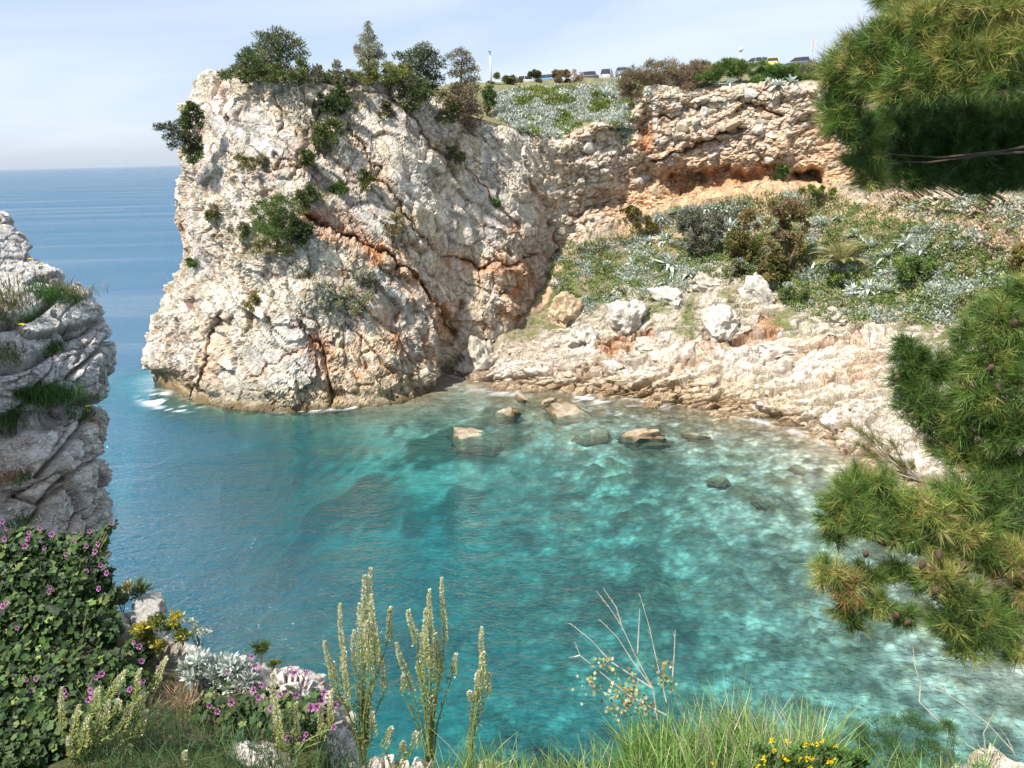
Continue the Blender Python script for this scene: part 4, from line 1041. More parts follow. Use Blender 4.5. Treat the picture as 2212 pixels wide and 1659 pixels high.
# ---- plateau behind the cliff: shrubs, dry scrub, tall green grass
for nm, lb, b, e, n, cs in [
 ('round_shrub', 'left of the two round shrubs on the skyline between the lamp post and cars', (1155,186), (1156,166,17,16), 1300, ((.13, .10, .06), OLV, DARK)),
 ('round_shrub', 'right of the two round shrubs on the skyline, browner and larger', (1210,188), (1210,167,22,19), 1700, ((.24, .15, .07), BRN, OLV)),
 ('skyline_shrub', 'wide brown-green shrub on the skyline at the foot of the lamp post', (1095,190), (1088,174,40,15), 1800, (BRN, OLV, MID)),
 ('skyline_shrub', 'grey leafless scrub on the skyline left of the dark parked car', (1240,185), (1245,165,14,16), 420, (PAL, BRN)),
 ('dry_scrub', 'grey-brown dry scrub, leftmost of the withered belt above the loose cliff', (1365,214), (1372,185,30,26), 2200, ((.17, .13, .08), BRN, OLV)),
 ('dry_scrub', 'dark olive scrub rounding the top of the withered belt', (1410,185), (1405,160,42,22), 2600, (OLV, (.12, .10, .06), BRN)),
 ('dry_scrub', 'tall reddish brown scrub in the middle of the withered belt', (1455,205), (1456,172,30,32), 2600, ((.21, .13, .09), BRN, (.26, .18, .13))),
 ('dry_scrub', 'tall brown scrub right of the reddish one in the withered belt', (1495,196), (1496,168,26,30), 2300, (BRN, (.25, .18, .12), OLV)),
 ('dry_scrub', 'brown twiggy scrub hanging over the lip left of the crevice', (1450,232), (1448,212,18,22), 900, (BRN, (.2, .14, .09))),
 ('dry_scrub', 'grey twiggy scrub at the right end of the green skyline hedge', (1760,180), (1756,158,28,22), 1500, (PAL, BRN, OLV)),
 ('green_hedge', 'first feathery green clump of the skyline hedge, beside the brown scrub', (1530,172), (1530,146,28,22), 2600, (GRN, (.10, .15, .04), MID)),
 ('green_hedge', 'second feathery green clump of the skyline hedge, below the globe lamp', (1578,170), (1576,142,28,20), 2600, (GRN, MID, (.11, .17, .04))),
 ('green_hedge', 'drooping green clump of the hedge below the silver car', (1640,176), (1638,152,22,22), 2200, (GRN, (.07, .14, .03), MID)),
 ('green_hedge', 'drooping green clump of the hedge below the yellow car', (1682,178), (1680,156,24,22), 2400, (GRN, (.07, .14, .03))),
 ('green_hedge', 'drooping green clump of the hedge below the dark blue car', (1726,176), (1724,154,24,22), 2200, (GRN, MID)),
 ('green_hedge', 'pale green grassy clump on the skyline at the far right of the hedge', (1790,172), (1785,152,26,22), 1600, (GRN, YEL, PAL)),
]:
    hedge = nm == 'green_hedge'; dry = nm == 'dry_scrub'
    e = (e[0], e[1] + (8 if hedge else 0), e[2] * 1.55, e[3] * (1.05 if hedge else 1.25)) if (hedge or dry) else e
    shrub(nm, lb, 'hedge' if hedge else 'shrub', b, e, int(n * 1.9), cs, .34 if (hedge or dry) else .22, .028 if (hedge or dry) else .06, k=max(8, int(e[2] * e[3] / 45)), which='A', up=1.0 if (hedge or dry) else .35, stem=not hedge, Y={'round_shrub': 108, 'skyline_shrub': 108, 'dry_scrub': 87.5}.get(nm, 87))
# small fan palm between the hedge clumps
def leaf_strip(L, w, curve, segs=6, vdepth=.25, col0=(.3, .35, .3), col1=(.4, .44, .36), side=None):
    """a pointed leaf along +X that rises and bends over, V-shaped across"""
    V, C, Fq = [], [], []
    for i in range(segs + 1):
        t = i / segs
        ang = curve[0] + (curve[1] - curve[0]) * t
        if i == 0: x, z = 0.0, 0.0
        else: x += L / segs * math.cos(ang); z += L / segs * math.sin(ang)
        hw = w * (0.75 + .9 * t - 1.65 * t * t) if t < 1 else 0.002
        V += [(x, -hw, z + hw * vdepth), (x, 0, z), (x, hw, z + hw * vdepth)]
        C += [col1, col0, col1]
    for i in range(segs):
        a = i * 3
        Fq += [[a, a + 3, a + 4, a + 1], [a + 1, a + 4, a + 5, a + 2]]
    mb = MB()
    mb.add(V, Fq); mb.c[-1] = np.array(C, np.float32)
    return mb
AG = [leaf_strip(1.0, .115, cv, 6, .35, c0, c1).mesh('agave_leaf', M_SILVER, True) for cv, c0, c1 in
      [((.5, -.1), (.42, .48, .44), (.56, .61, .55)), ((.35, -.7), (.45, .50, .45), (.58, .62, .56)), ((.2, .25), (.38, .45, .41), (.52, .57, .52)), ((.6, -1.2), (.46, .49, .43), (.60, .62, .55))]]
ORD = ['first', 'second', 'third', 'fourth', 'fifth', 'sixth', 'seventh', 'eighth', 'ninth', 'tenth', 'eleventh', 'twelfth', 'thirteenth', 'fourteenth', 'fifteenth', 'sixteenth', 'seventeenth', 'eighteenth', 'nineteenth', 'twentieth']
def agave(px, py, r, label, group, which='AB', n=20):
    h = hit(px, py + r * .5, which)
    if not h: return
    base = h[0]; R_ = r * base.y / F * 1.65
    t = thing('agave', label, 'agave', base, group, random.uniform(0, 6.28), R_)
    for i in range(n):
        u = i / n; el = 1.35 - 1.3 * u ** .8 + random.uniform(-.1, .1)
        o = bpy.data.objects.new('leaf', random.choice(AG if u > .4 else AG[::2])); COL.objects.link(o); o.parent = t
        o.rotation_euler = (random.uniform(-.2, .2), -el + .35, i * 2.39996)
        s_ = (.75 + .35 * u) * random.uniform(.85, 1.1); o.scale = (s_, s_ * random.uniform(.9, 1.2), s_)
def agave_row(pts, phrase, group, which='AB'):
    pts = sorted(pts)
    for i, (x, y, r) in enumerate(pts):
        agave(x, y, r, '%s agave from the left %s' % (ORD[i], phrase), group, which)
agave_row([(1401,196,12),(1440,179,12),(1524,179,12),(1553,181,10),(1575,175,15),(1600,173,10),(1639,173,10),(1659,173,10),(1680,179,15),(1709,171,15),(1741,167,9)], 'along the upper edge of the loose cliff', 'agaves along the upper cliff edge', 'A')
agave_row([(1305,200,17),(1338,169,15),(1346,233,14),(1356,214,11),(1290,182,10)], 'among the silver plants on the saddle', 'agaves on the saddle', 'A')
agave_row([(1430,464,12),(1452,455,13),(1476,450,13),(1500,447,13),(1524,446,14),(1548,444,13),(1570,448,13),(1594,452,13),(1616,446,12)], 'in the row just under the sandy ledge', 'agaves under the sandy ledge', 'AB')
agave_row([(1446,559,27),(1435,511,19),(1403,515,16),(1366,562,16),(1539,559,14),(1488,588,16),(1441,604,15),(1547,652,14),(1577,482,19)], 'on the left half of the slope', 'agaves on the left half of the slope', 'AB')
agave_row([(1731,432,17),(1776,476,18),(1811,466,15),(1751,582,25),(1881,524,26),(1916,546,23),(1961,517,24),(1993,535,21),(1841,622,19),(1876,616,27),(1916,620,19),(1850,500,16)], 'in the group around the palm', 'agaves around the palm', 'AB')
# palm with feather fronds
hp = hit(1818, 590, 'B')[0]
palm = thing('palm_tree', 'stemless palm with arching yellow-green feather fronds on the slope', 'palm', hp)
frs = []
for v in range(3):
    V, C, Fq = [], [], []; mb = MB(); pts = []
    x = z = 0.0; segs = 16; a0, a1 = ((1.4, .1), (1.1, -.35), (.75, -.6))[v]
    for i in range(segs + 1):
        t = i / segs; a = a0 + (a1 - a0) * t ** 1.1; pts.append(Vector((x, 0, z))); x += .17 * math.cos(a); z += .17 * math.sin(a)
    mb.tube(pts, [.03 * (1 - .8 * i / segs) for i in range(segs + 1)], (.28, .26, .10), 4)
    for i in range(2, segs * 3):
        t = i / (segs * 3); q = pts[int(t * segs)].lerp(pts[min(int(t * segs) + 1, segs)], t * segs % 1)
        tg = (pts[min(int(t * segs) + 1, segs)] - pts[int(t * segs)]).normalized()
        ll = .55 * math.sin(math.pi * min(1, .12 + t * .9)) + .08
        for sd in (-1, 1):
            d = (tg * .65 + Vector((0, sd * .8, .25))).normalized(); e = q + d * ll; w_ = tg * .022
            g_ = random.uniform(.8, 1.2)
            mb.add([q - w_, q + w_, e], [[0, 1, 2]], (.34 * g_, .33 * g_, .14 * g_))
    frs.append(mb.mesh('frond', M_LEAF))
for i in range(34):
    u = i / 34; o = obj('frond', frs[0 if u < .3 else 1 if u < .65 else 2], palm)
    o.rotation_euler = (random.uniform(-.15, .15), random.uniform(-.12, .12), i * 2.39996); s_ = random.uniform(1.15, 1.5); o.scale = (s_,) * 3; o.location = (0, 0, .5)
mb = MB(); mb.tube([(0, 0, -.4), (0, 0, .1), (0, 0, .45)], [.30, .34, .2], (.16, .11, .06), 8); mb.build('trunk', M_BARK, palm)
hp2 = hit(1600, 166, 'A'); 
shrub('fan_palm', 'small brown-skirted palm in a gap of the skyline hedge', 'palm', (1598,176), (1598,150,12,14), 700, (YEL, OLV, (.17, .11, .05)), .45, .03, k=7, which='A', Y=88, up=.6)

# ---- slope of the cove
for nm, lb, b, e, n, cs in [
 ('grey_bush', 'large grey-green bush near the top of the slope', (1515,552), [(1498,480,34,34),(1545,498,26,40),(1512,532,36,22),(1478,500,16,20)], 5200, ((.20, .19, .14), (.15, .16, .10), GRY)),
 ('tall_bush', 'tall brown and green bush, tallest on the slope', (1690,600), [(1632,480,34,44),(1700,480,42,60),(1672,434,30,22),(1655,560,34,44),(1722,545,24,54),(1745,480,16,30)], 9500, ((.26, .19, .08), OLV, (.20, .17, .05), BRN)),
 ('orange_bush', 'rust-tinged green bush at the lower left of the tall brown bush', (1605,562), (1606,532,40,30), 3600, ((.18, .13, .03), OLV, MID)),
 ('dark_bush', 'dark green bush below the tall brown bush', (1690,612), (1682,580,28,36), 2600, (DARK, MID, (.15, .12, .03))),
 ('pale_bush', 'pale green low bush below the rust-tinged bush', (1610,604), (1600,584,36,22), 1900, ((.17, .19, .09), GRN, PAL)),
 ('dark_bush', 'dark olive bush next to a row of agaves under the sandy ledge', (1400,505), (1398,484,26,20), 1800, (DARK, (.15, .12, .03), OLV)),
 ('umbrella_bush', 'small rust-green bush with a flat top beside the sandy ledge', (1362,478), (1362,458,24,12), 900, ((.17, .13, .03), OLV)),
 ('green_bush', 'bright green leafy bush just below the palm', (1812,618), (1812,602,30,20), 1900, (GRN, (.16, .22, .04), MID)),
 ('green_bush', 'feathery green bush right of the palm below the agaves', (1985,600), (1985,582,60,28), 3400, (GRN, MID, (.14, .18, .06))),
 ('green_bush', 'dark green bush at the left lip of the cave', (1690,390), (1688,374,20,16), 1000, (DARK, GRN)),
 ('green_bush', 'grassy green patch in front of the cave mouth', (1775,425), (1770,412,50,12), 1300, (GRN, YEL, MID)),
 ('yellow_bush', 'yellow-brown bush at the right edge of the slope, beside the pine', (2200,600), (2205,570,24,44), 1300, ((.22, .15, .03), YEL, BRN)),
 ('dark_bush', 'small dark bush between the grey bush and tall brown bush', (1585,545), (1590,505,16,26), 900, (OLV, DARK)),
 ('green_bush', 'low green bush left of the lowest agaves on the slope', (1700,650), (1712,640,34,18), 1300, (DARK, GRN, OLV)),
]:
    shrub(nm, lb, 'bush', b, e, int(n * 1.2), cs, .25, .065, k=70 if isinstance(e, list) else max(12, int(e[2] * e[3] / 40)), which='AB', spread=.7)
for lb, a, b in [('thin dry flower stalk rising left of the pale boulders', (1462,575), (1482,636)), ('thin dry flower stalk below the lowest agaves, left of another', (1872,668), (1878,738)), ('thin dry flower stalk below the lowest agaves, right of another', (1908,672), (1912,722)), ('pale dry stalk lying across the silver plants on the saddle', (1278,188), (1300,202))]:
    h = hit(*b, 'AB'); p1 = at(*a, h[0].y - .3)
    mb = MB(); mb.tube([(0, 0, -.1), (p1 - h[0]) * .5 + Vector((.04, 0, 0)), p1 - h[0]], [.045, .035, .015], (.46, .40, .30), 5)
    mb.build('stalk', M_BARK, thing('flower_stalk', lb, 'stalk', h[0]))

# silver cushions and weeds that cover the slope and the saddle: too many to count
def scatter(n, which, region, test=None):
    out_ = []
    x0, y0, x1, y1 = region; tries = 0
    while len(out_) < n and tries < n * 6:
        tries += 1
        x, y = random.uniform(x0, x1), random.uniform(y0, y1)
        if test and not test(x, y): continue
        h = hit(x, y, which)
        if h and h[2] < 140: out_.append((x, y, h[0], h[1]))
    return out_
def inpoly(poly):
    def f(x, y):
        c_ = False; j = len(poly) - 1
        for i in range(len(poly)):
            xi, yi = poly[i]; xj, yj = poly[j]
            if (yi > y) != (yj > y) and x < (xj - xi) * (y - yi) / (yj - yi) + xi: c_ = not c_
            j = i
        return c_
    return f
SLOPE = inpoly([(1180,600),(1215,535),(1330,508),(1450,450),(1600,424),(1750,412),(1850,440),(1950,470),(2080,500),(2150,560),(2212,600),(2212,700),(2080,700),(1960,690),(1860,700),(1780,690),(1700,660),(1660,620),(1560,600),(1480,625),(1440,660),(1330,650),(1260,680),(1215,650)])
def cushions(pts, cols_fn, nleaf, size, ln, wd, up):
    Vs, Fs, Cs, off = [], [], [], 0
    for (x, y, p, nn) in pts:
        cols_, k_ = cols_fn(x, y); r = size * random.uniform(.5, 1.25) * k_; m = int(nleaf * k_)
        V, Fq, C = clump_cloud([(p.x, p.y, p.z + r * .15, r * 1.2, r * 1.2, r * .6)], m, cols_, ln * k_ ** .5, wd * k_ ** .5, up, .4)
        Vs.append(V); Fs.append(Fq + off); Cs.append(C); off += len(V)
    return np.concatenate(Vs), np.concatenate(Fs), np.concatenate(Cs)
def slope_cols(x, y):
    v = 2.2 * float(fbm(np.array([[x / 55, y / 30, 3.3]]), 3, 41)[0]) + random.gauss(0, .55)
    if v > .7: return ((.40, .46, .38), SIL, (.34, .40, .32)), 1.1
    if v > -.5: return (GRN, (.22, .30, .09), (.28, .31, .12), MID), .95
    return ((.28, .31, .12), (.36, .34, .18), GRN), .9
pts = scatter(2700, 'AB', (1180, 412, 2212, 720), SLOPE)
pts += scatter(260, 'B', (1900, 430, 2212, 620), None)
V, Fq, C = cushions(pts, slope_cols, 44, .60, .21, .07, .5)
o = obj('ground_cover', np_mesh('ground_cover', V, Fq, C, False, M_LEAF), None, 'stuff'); tag(o, 'low green and silvery weeds covering the slope of the cove', 'weeds')
SADDLE = inpoly([(1060,205),(1150,192),(1250,188),(1350,180),(1375,200),(1362,250),(1365,312),(1340,300),(1320,270),(1270,262),(1215,292),(1180,300),(1120,285),(1075,255)])
def saddle_cols(x, y):
    v = 2.4 * float(fbm(np.array([[x / 34, y / 16, 7.7]]), 3, 47)[0]) + random.gauss(-.05, .5)
    return ((SIL, (.50, .52, .46), (.30, .34, .26)), 1.0) if v > -.35 else ((GRN, (.19, .23, .07), YEL), 1.0)
pts = scatter(900, 'A', (1050, 178, 1380, 312), SADDLE)
V, Fq, C = cushions(pts, saddle_cols, 56, .55, .26, .07, .8)
o = obj('ground_cover', np_mesh('ground_cover', V, Fq, C, False, M_SILVER), None, 'stuff'); tag(o, 'silver-leaved ground cover with bright tips on the saddle behind the headland', 'ground cover')
# separate silver cushions that stand out on the slope
cush = []
for v in range(6):
    V, Fq, C = clump_cloud([(random.uniform(-.5, .5), random.uniform(-.5, .5), .3, .45, .45, .35) for _ in range(7)], 420, (SIL, (.38, .44, .38), (.46, .50, .42)), .17, .055, .7, .4)
    cush.append(np_mesh('foliage', V, Fq, C, False, M_SILVER))
for (x, y, p, nn) in scatter(64, 'AB', (1200, 520, 2150, 700), SLOPE):
    t = thing('silver_bush', 'one of the small silver-grey cushion bushes dotting the green slope', 'bush', p, 'silver cushion bushes on the slope', random.uniform(0, 6), random.uniform(.4, .95))
    obj('foliage', random.choice(cush), t)

# ------------------------------------------------------------------ boulders and stones
def ico(sub):
    import bmesh
    bm = bmesh.new(); bmesh.ops.create_icosphere(bm, subdivisions=sub, radius=1.0)
    V = np.array([v.co[:] for v in bm.verts]); Fq = np.array([[v.index for v in f.verts] for f in bm.faces]); bm.free(); return V, Fq
def stone_mesh(sub, seed, col, planes=16, lo=.5, hi=.85, rough=.05, mat=None):
    V, Fq = ico(sub); r = np.random.default_rng(seed)
    V = V * (1 + .15 * fbm(V * 1.3 + seed, 3, seed)[:, None])
    for _ in range(planes):
        n = r.normal(size=3); n /= np.linalg.norm(n); d = r.uniform(lo, hi); e = V @ n - d
        V = V - np.outer(np.maximum(e, 0) * .96, n)
    V = V + rough * fbm(V * 4 + seed, 3, seed + 3)[:, None] * unit(V)
    if sub == 3: V = V * (1 + .13 * fbm(V * 1.8 + seed, 3, seed + 5))[:, None]
    c_ = np.array(col) * (1 + .12 * fbm(V * 2 + 5, 3, seed + 9))[:, None]
    if sub == 3: c_ = mixc(c_, (.15, .11, .06), 1 - sstep(.2, .9, V[:, 2] + .15 * fbm(V * 3, 2, seed)))    # wet and weedy below
    return np_mesh('stone', V, Fq, np.clip(c_, .01, .9), False, mat or M_STONE)
M_ROCK_B = rock_mat('boulder_rock', .6, 2.2, soil_amt=.55)
BIG = [stone_mesh(4, 900 + i, cc_, 26, .45, .9, .16, M_ROCK_B) for i, cc_ in enumerate([(.56, .52, .45), (.54, .49, .41), (.58, .545, .48), (.52, .45, .36), (.44, .36, .26)])]
SMALL = [stone_mesh(2, 950 + i, cc_, 9, .5, .85, .05) for i, cc_ in enumerate([(.58, .52, .44), (.56, .48, .37), (.60, .56, .50), (.50, .42, .31), (.62, .50, .38), (.52, .48, .43), (.56, .44, .30), (.60, .55, .47)])]
WETR = [stone_mesh(3, 980 + i, cc_, 12, .6, .95, .16, M_ROCK_B) for i, cc_ in enumerate([(.46, .38, .27), (.50, .42, .31), (.42, .33, .22)])]
RUSTR = stone_mesh(4, 991, (.50, .38, .25), 12, .6, .95, .2, M_ROCK_B)
def boulder(px, py, rx, ry, label, meshes=BIG, z=None, name='boulder', rot=None, dy=.9):
    me = random.choice(meshes) if isinstance(meshes, list) else meshes
    o = obj(name, me)
    if z is None:
        p = hit(px, py + ry * .55, 'AB')[0]; s = p.y / F
        c_ = at(px, py + ry * .2, p.y + rx * s * .5); o.scale = (rx * s * 1.4, rx * s * dy * 1.1, ry * s * 1.5)
    else:                         # stands on the sea bed, its top above (or just under) the water
        w_ = sea(px, py + ry * .75); s = w_.y / F
        dpt = float(depth_of(np.array([w_.x]), np.array([w_.y]))[0][0])
        top = ry * s * .8 + z; hz = (top + dpt) / 2 + .15
        c_ = Vector((w_.x, w_.y + rx * s * .3, top - hz)); o.scale = (rx * s * 1.3, rx * s * 1.05, max(hz, ry * s))
    o.location = c_
    o.rotation_euler = rot or (random.uniform(-.45, .45), random.uniform(-.45, .45), random.uniform(0, 6.28) if z is not None and rx < 30 else 0)
    return tag(o, label, 'boulder' if name == 'boulder' else 'rock')
boulder(1352, 690, 46, 44, 'tall pale boulder leaning on another at the foot of the slope', BIG[2], rot=(.2, -.5, .3))
boulder(1266, 724, 44, 32, 'smooth pale boulder left of the tall leaning one', BIG[0], rot=(0, .2, .8))
boulder(1556, 700, 52, 40, 'broad white boulder in the middle of the cove shore', BIG[2], rot=(.1, .2, 1.5))
boulder(1452, 640, 40, 26, 'white outcrop above and right of the tall leaning boulder', BIG[0], rot=(0, -.2, 2.2))
boulder(1530, 612, 48, 22, 'white outcrop under the pale low bush', BIG[1], rot=(0, .15, .4))
boulder(1640, 632, 34, 40, 'white rock beside the dark bush under the tall brown bush', BIG[2], rot=(.1, .4, 2.8))
boulder(1806, 680, 40, 22, 'pale rock below the lowest agaves', BIG[1], rot=(0, -.2, 1.0))
boulder(1680, 752, 60, 22, 'long flat pale rock on the shore under the rusty hollow', BIG[0], rot=(0, -.1, .2))
boulder(1400, 742, 44, 16, 'flat rock at the foot of the tall leaning boulder', BIG[1], rot=(0, -.12, .5))
boulder(1036, 768, 48, 46, 'dome-shaped rock in the inner corner of the cove', BIG[1], rot=(.1, 0, 1.2))
boulder(1224, 672, 34, 30, 'orange rock beside the small hollow under the slope', RUSTR, rot=(0, .2, .7))
boulder(1335, 632, 16, 12, 'small pale rock among silver cushions left of the slope', SMALL[2])
boulder(1206, 612, 14, 10, 'small rock where the slope meets the cliff', SMALL[0])
for (x, y, rx, ry, lb, z) in [
    (1098,878,24,20,'pointed pale rock standing in the water off the shore', 0), (1184,862,20,13,'block of rock at the water edge right of the pointed one', 0),
    (1234,884,42,14,'long low rock awash in front of the shore', 0), (1256,843,18,12,'small white block on the shore edge', 0),
    (1026,924,48,22,'large half-sunken rock alone in the blue-green water', -.25), (1388,932,44,16,'brown rock awash in the middle of the shallows', -.05),
    (1280,924,34,10,'flat brown rock barely awash left of the middle one', -.15), (1508,930,30,8,'low rock just under the surface right of the middle one', -.4),
    (1798,922,30,22,'pale angular rock at the right end of the waterline', .1), (1842,930,26,24,'tall pale rock beside the right end of the waterline', .2),
    (1562,842,20,10,'small rock on the brown wave-washed shelf', .3), (1662,1056,34,14,'sunken rock in the pale shallows near the pine', -.6),
    (1130,852,22,10,'rounded rock awash beside the pointed rock', -.1), (1556,1010,26,8,'small sunken rock in the shallows', -.6), (1745,1000,30,10,'sunken rock close to the right shore', -.55)]:
    boulder(x, y, rx, ry, lb, WETR if z <= .1 else BIG[:4], z, name='sea_rock' if z < .15 else 'boulder', dy=1.0)
NEARR = [stone_mesh(4, 1010 + i, (.58, .55, .51), 30, .5, .92, .12, M_ROCK_NEAR) for i in range(3)]
for i, (x, y, Y, rx, ry, lb) in enumerate([(655,1492,5.35,64,60,'white cracked rock on the cliff edge behind the small mallow'), (318,1326,6.25,56,34,'pale rock on the cliff edge above the silver bush'), (556,1652,4.2,50,22,'pale rock at the bottom edge under the small mallow'), (2110,1668,3.6,44,26,'pale rock in the bottom right corner'), (262,1290,6.4,26,22,'small pale rock behind the dark mallow on the edge')]):
    o = obj('boulder', NEARR[i % 3]); sx = Y / F; o.location = at(x, y, Y); o.scale = (rx * sx * 1.3, rx * sx * 1.1, ry * sx * 1.3); o.rotation_euler = (.2 * i, .3 - .2 * i, i * 1.3); tag(o, lb, 'boulder')
# stones stuck in the loose cliff and lying on the shore: pieces of the land they belong to
def stones(n, test, region, which, parent, rmin, rmax, sink, flat=.75):
    for (x, y, p, nn) in scatter(n, which, region, test):
        r = rmin * (rmax / rmin) ** (random.random() ** 2.2) * p.y / F
        o = obj('stone', random.choice(SMALL), parent)
        o.location = p - nn * r * sink
        o.scale = (r * random.uniform(1.0, 1.6), r * random.uniform(.8, 1.1), r * random.uniform(.6, 1) * flat / .75)
        o.rotation_euler = (random.uniform(-.4, .4), random.uniform(-.6, .3), random.uniform(0, 6.28))
LOOSE = inpoly([(1120,380),(1200,320),(1280,290),(1390,330),(1400,215),(1500,205),(1650,200),(1790,205),(1860,300),(1850,400),(1760,350),(1650,365),(1560,380),(1450,425),(1330,475),(1215,520),(1180,560),(1150,470)])
stones(290, LOOSE, (1110, 195, 1880, 560), 'A', cliff, 3.2, 15, .25)
SHORE = inpoly([(1090,745),(1200,735),(1300,765),(1400,770),(1500,800),(1700,800),(1850,880),(1830,960),(1700,905),(1500,865),(1300,840),(1100,815)])
stones(130, SHORE, (1080, 730, 1880, 970), 'B', cove_slope, 2.4, 9, .2)
RSCREE = inpoly([(1880,430),(2212,430),(2212,620),(2120,560),(2050,480)])
stones(150, RSCREE, (1880, 425, 2212, 620), 'B', cove_slope, 2.4, 9, .2)

# ------------------------------------------------------------------ car park on the skyline
def make_car(label, px, Y, head, paint, van=False, lift=-.35):
    p = at(px, 150, Y); g_ = drop(p.x, p.y, 'A'); zc = g_.z if g_ else p.z
    t = thing('parked_car', label, 'car', (p.x, p.y, zc + lift), 'cars parked on the skyline', head)
    def loft(secs, col, name, mat, parent):
        mb = MB(); V, Fq = [], []
        for (x, prof) in secs:
            for (y, z) in prof: V.append((x, y, z))
        k = len(secs[0][1])
        for i in range(len(secs) - 1):
            for j in range(k): Fq.append([i * k + j, i * k + (j + 1) % k, (i + 1) * k + (j + 1) % k, (i + 1) * k + j])
        Fq.append(list(range(k))[::-1]); Fq.append([(len(secs) - 1) * k + j for j in range(k)])
        mb.add(V, Fq, col); return mb.build(name, mat, parent, False)
    def ring(w, z0, z1): return [(-w * .9, z0), (w * .9, z0), (w, z0 + .18), (w, z1 - .14), (w * .9, z1), (-w * .9, z1), (-w, z1 - .14), (-w, z0 + .18)]
    hood = .86 if not van else .98
    loft([(-2.0, ring(.74, .38, .80)), (-1.9, ring(.82, .26, .92)), (-1.2, ring(.85, .22, .95)), (.6, ring(.85, .22, .95)), (1.2, ring(.84, .22, hood + .04)), (1.85, ring(.78, .26, hood - .12)), (2.0, ring(.68, .38, hood - .25))], paint, 'body', M_PAINT, t)
    top = 1.46 if not van else 1.75
    def cab(w0, w1, z1): return [(-w0, .93), (w0, .93), (w1, z1), (-w1, z1)]
    xr = -1.85 if van else -1.7
    loft([(xr, cab(.78, .56, .95)), (xr + .28, cab(.79, .60, top - .06)), (-.6, cab(.80, .62, top)), (.35, cab(.80, .61, top - .03)), (1.1, cab(.78, .60, .96))], (.03, .035, .045), 'window', M_GLASS, t)
    loft([(xr + .24, [(-.57, top - .10), (.57, top - .10), (.55, top + .0), (-.55, top + .0)]), (-.6, [(-.625, top - .03), (.625, top - .03), (.6, top + .035), (-.6, top + .035)]), (.40, [(-.6, top - .06), (.6, top - .06), (.58, top - .0), (-.58, top - .0)])], paint, 'roof', M_PAINT, t)
    for s in (-1, 1):
        for xa, xb, za in ((xr + .05, xr + .3, top - .05), (1.08, .38, top - .04), (-.45, -.42, top)):
            mb = MB(); mb.tube([(xa, s * .795, .93), (xb, s * .615, za)], .035, paint, 5); mb.build('pillar', M_PAINT, t)
        for x in (-1.25, 1.25):
            mb = MB(); mb.tube([(x, s * .66, .31), (x, s * .86, .31)], .31, (.02, .02, .02), 14); w_ = mb.build('wheel', M_RUBBER, t)
            mb = MB(); mb.tube([(x, s * .80, .31), (x, s * .875, .31)], .19, (.45, .45, .47), 10); mb.build('rim', M_METAL, w_)
        mb = MB(); mb.box((-1.95, s * .64, .80), (.08, .18, .22), (.45, .03, .02)); mb.build('taillight', M_GLASS, t)
        mb = MB(); mb.box((1.92, s * .55, .66), (.12, .26, .14), (.7, .72, .74)); mb.build('headlight', M_GLASS, t)
    mb = MB(); mb.box((-1.99, 0, .62), (.03, .5, .12), (.75, .75, .72)); mb.build('number_plate', M_METAL, t)
    return t
make_car('dark parked car right of the two round skyline shrubs', 1266, 128, 2.9, (.05, .055, .07))
make_car('silver boxy car partly hidden beside the agaves on the skyline', 1312, 126, 1.3, (.42, .45, .44), True)
make_car('blue-grey parked car with red tail lights right of the silver boxy one', 1348, 124, 1.15, (.16, .18, .26))
make_car('blue car roof just showing between the two round skyline shrubs', 1180, 134, 2.6, (.10, .22, .40), lift=-.35)
make_car('white parked car showing left of the first round skyline shrub', 1134, 136, .4, (.70, .71, .70), lift=-.45)
make_car('silver parked car left of the yellow car', 1632, 118, 2.2, (.36, .39, .40), lift=-.4)
make_car('small yellow hatchback on the skyline', 1668, 114, 1.25, (.68, .52, .14), lift=-.4)
make_car('dark blue parked car right of the yellow hatchback', 1722, 116, 2.75, (.03, .06, .12), lift=-.4)
def pole_at(px, Y): p = at(px, 150, Y); g_ = drop(p.x, p.y, 'A'); return Vector((p.x, p.y, g_.z if g_ else p.z))
b_ = pole_at(1060, 128); t = thing('street_lamp', 'tall white lamp post with a small flat head on the skyline', 'street lamp', b_)
hgt = at(1058, 112, 128).z - b_.z
mb = MB(); mb.tube([(0, 0, -.3), (0, 0, hgt * .5), (-.05, 0, hgt)], [.16, .12, .09], (.66, .66, .64), 8); mb.build('post', M_METAL, t, True)
mb = MB(); mb.box((-.08, -.1, hgt + .08), (.55, .75, .16), (.40, .41, .42)); mb.build('lamp_head', M_METAL, t)
b_ = pole_at(1598, 108); t = thing('street_lamp', 'globe lamp on a thin post above the green hedge', 'street lamp', b_)
hg = at(1598, 106, 108).z - b_.z
mb = MB(); mb.tube([(0, 0, -.3), (0, 0, hg - .25)], [.06, .05], (.55, .56, .56), 7); mb.build('post', M_METAL, t, True)
V, Fq = ico(3); o = obj('globe', np_mesh('globe', V * .31 + np.array([0, 0, hg]), Fq, np.full((len(V), 3), .78), True, M_METAL), t)
mb = MB(); mb.tube([(0, 0, hg - .36), (0, 0, hg - .26)], [.12, .16], (.4, .4, .4), 8); mb.build('collar', M_METAL, t)
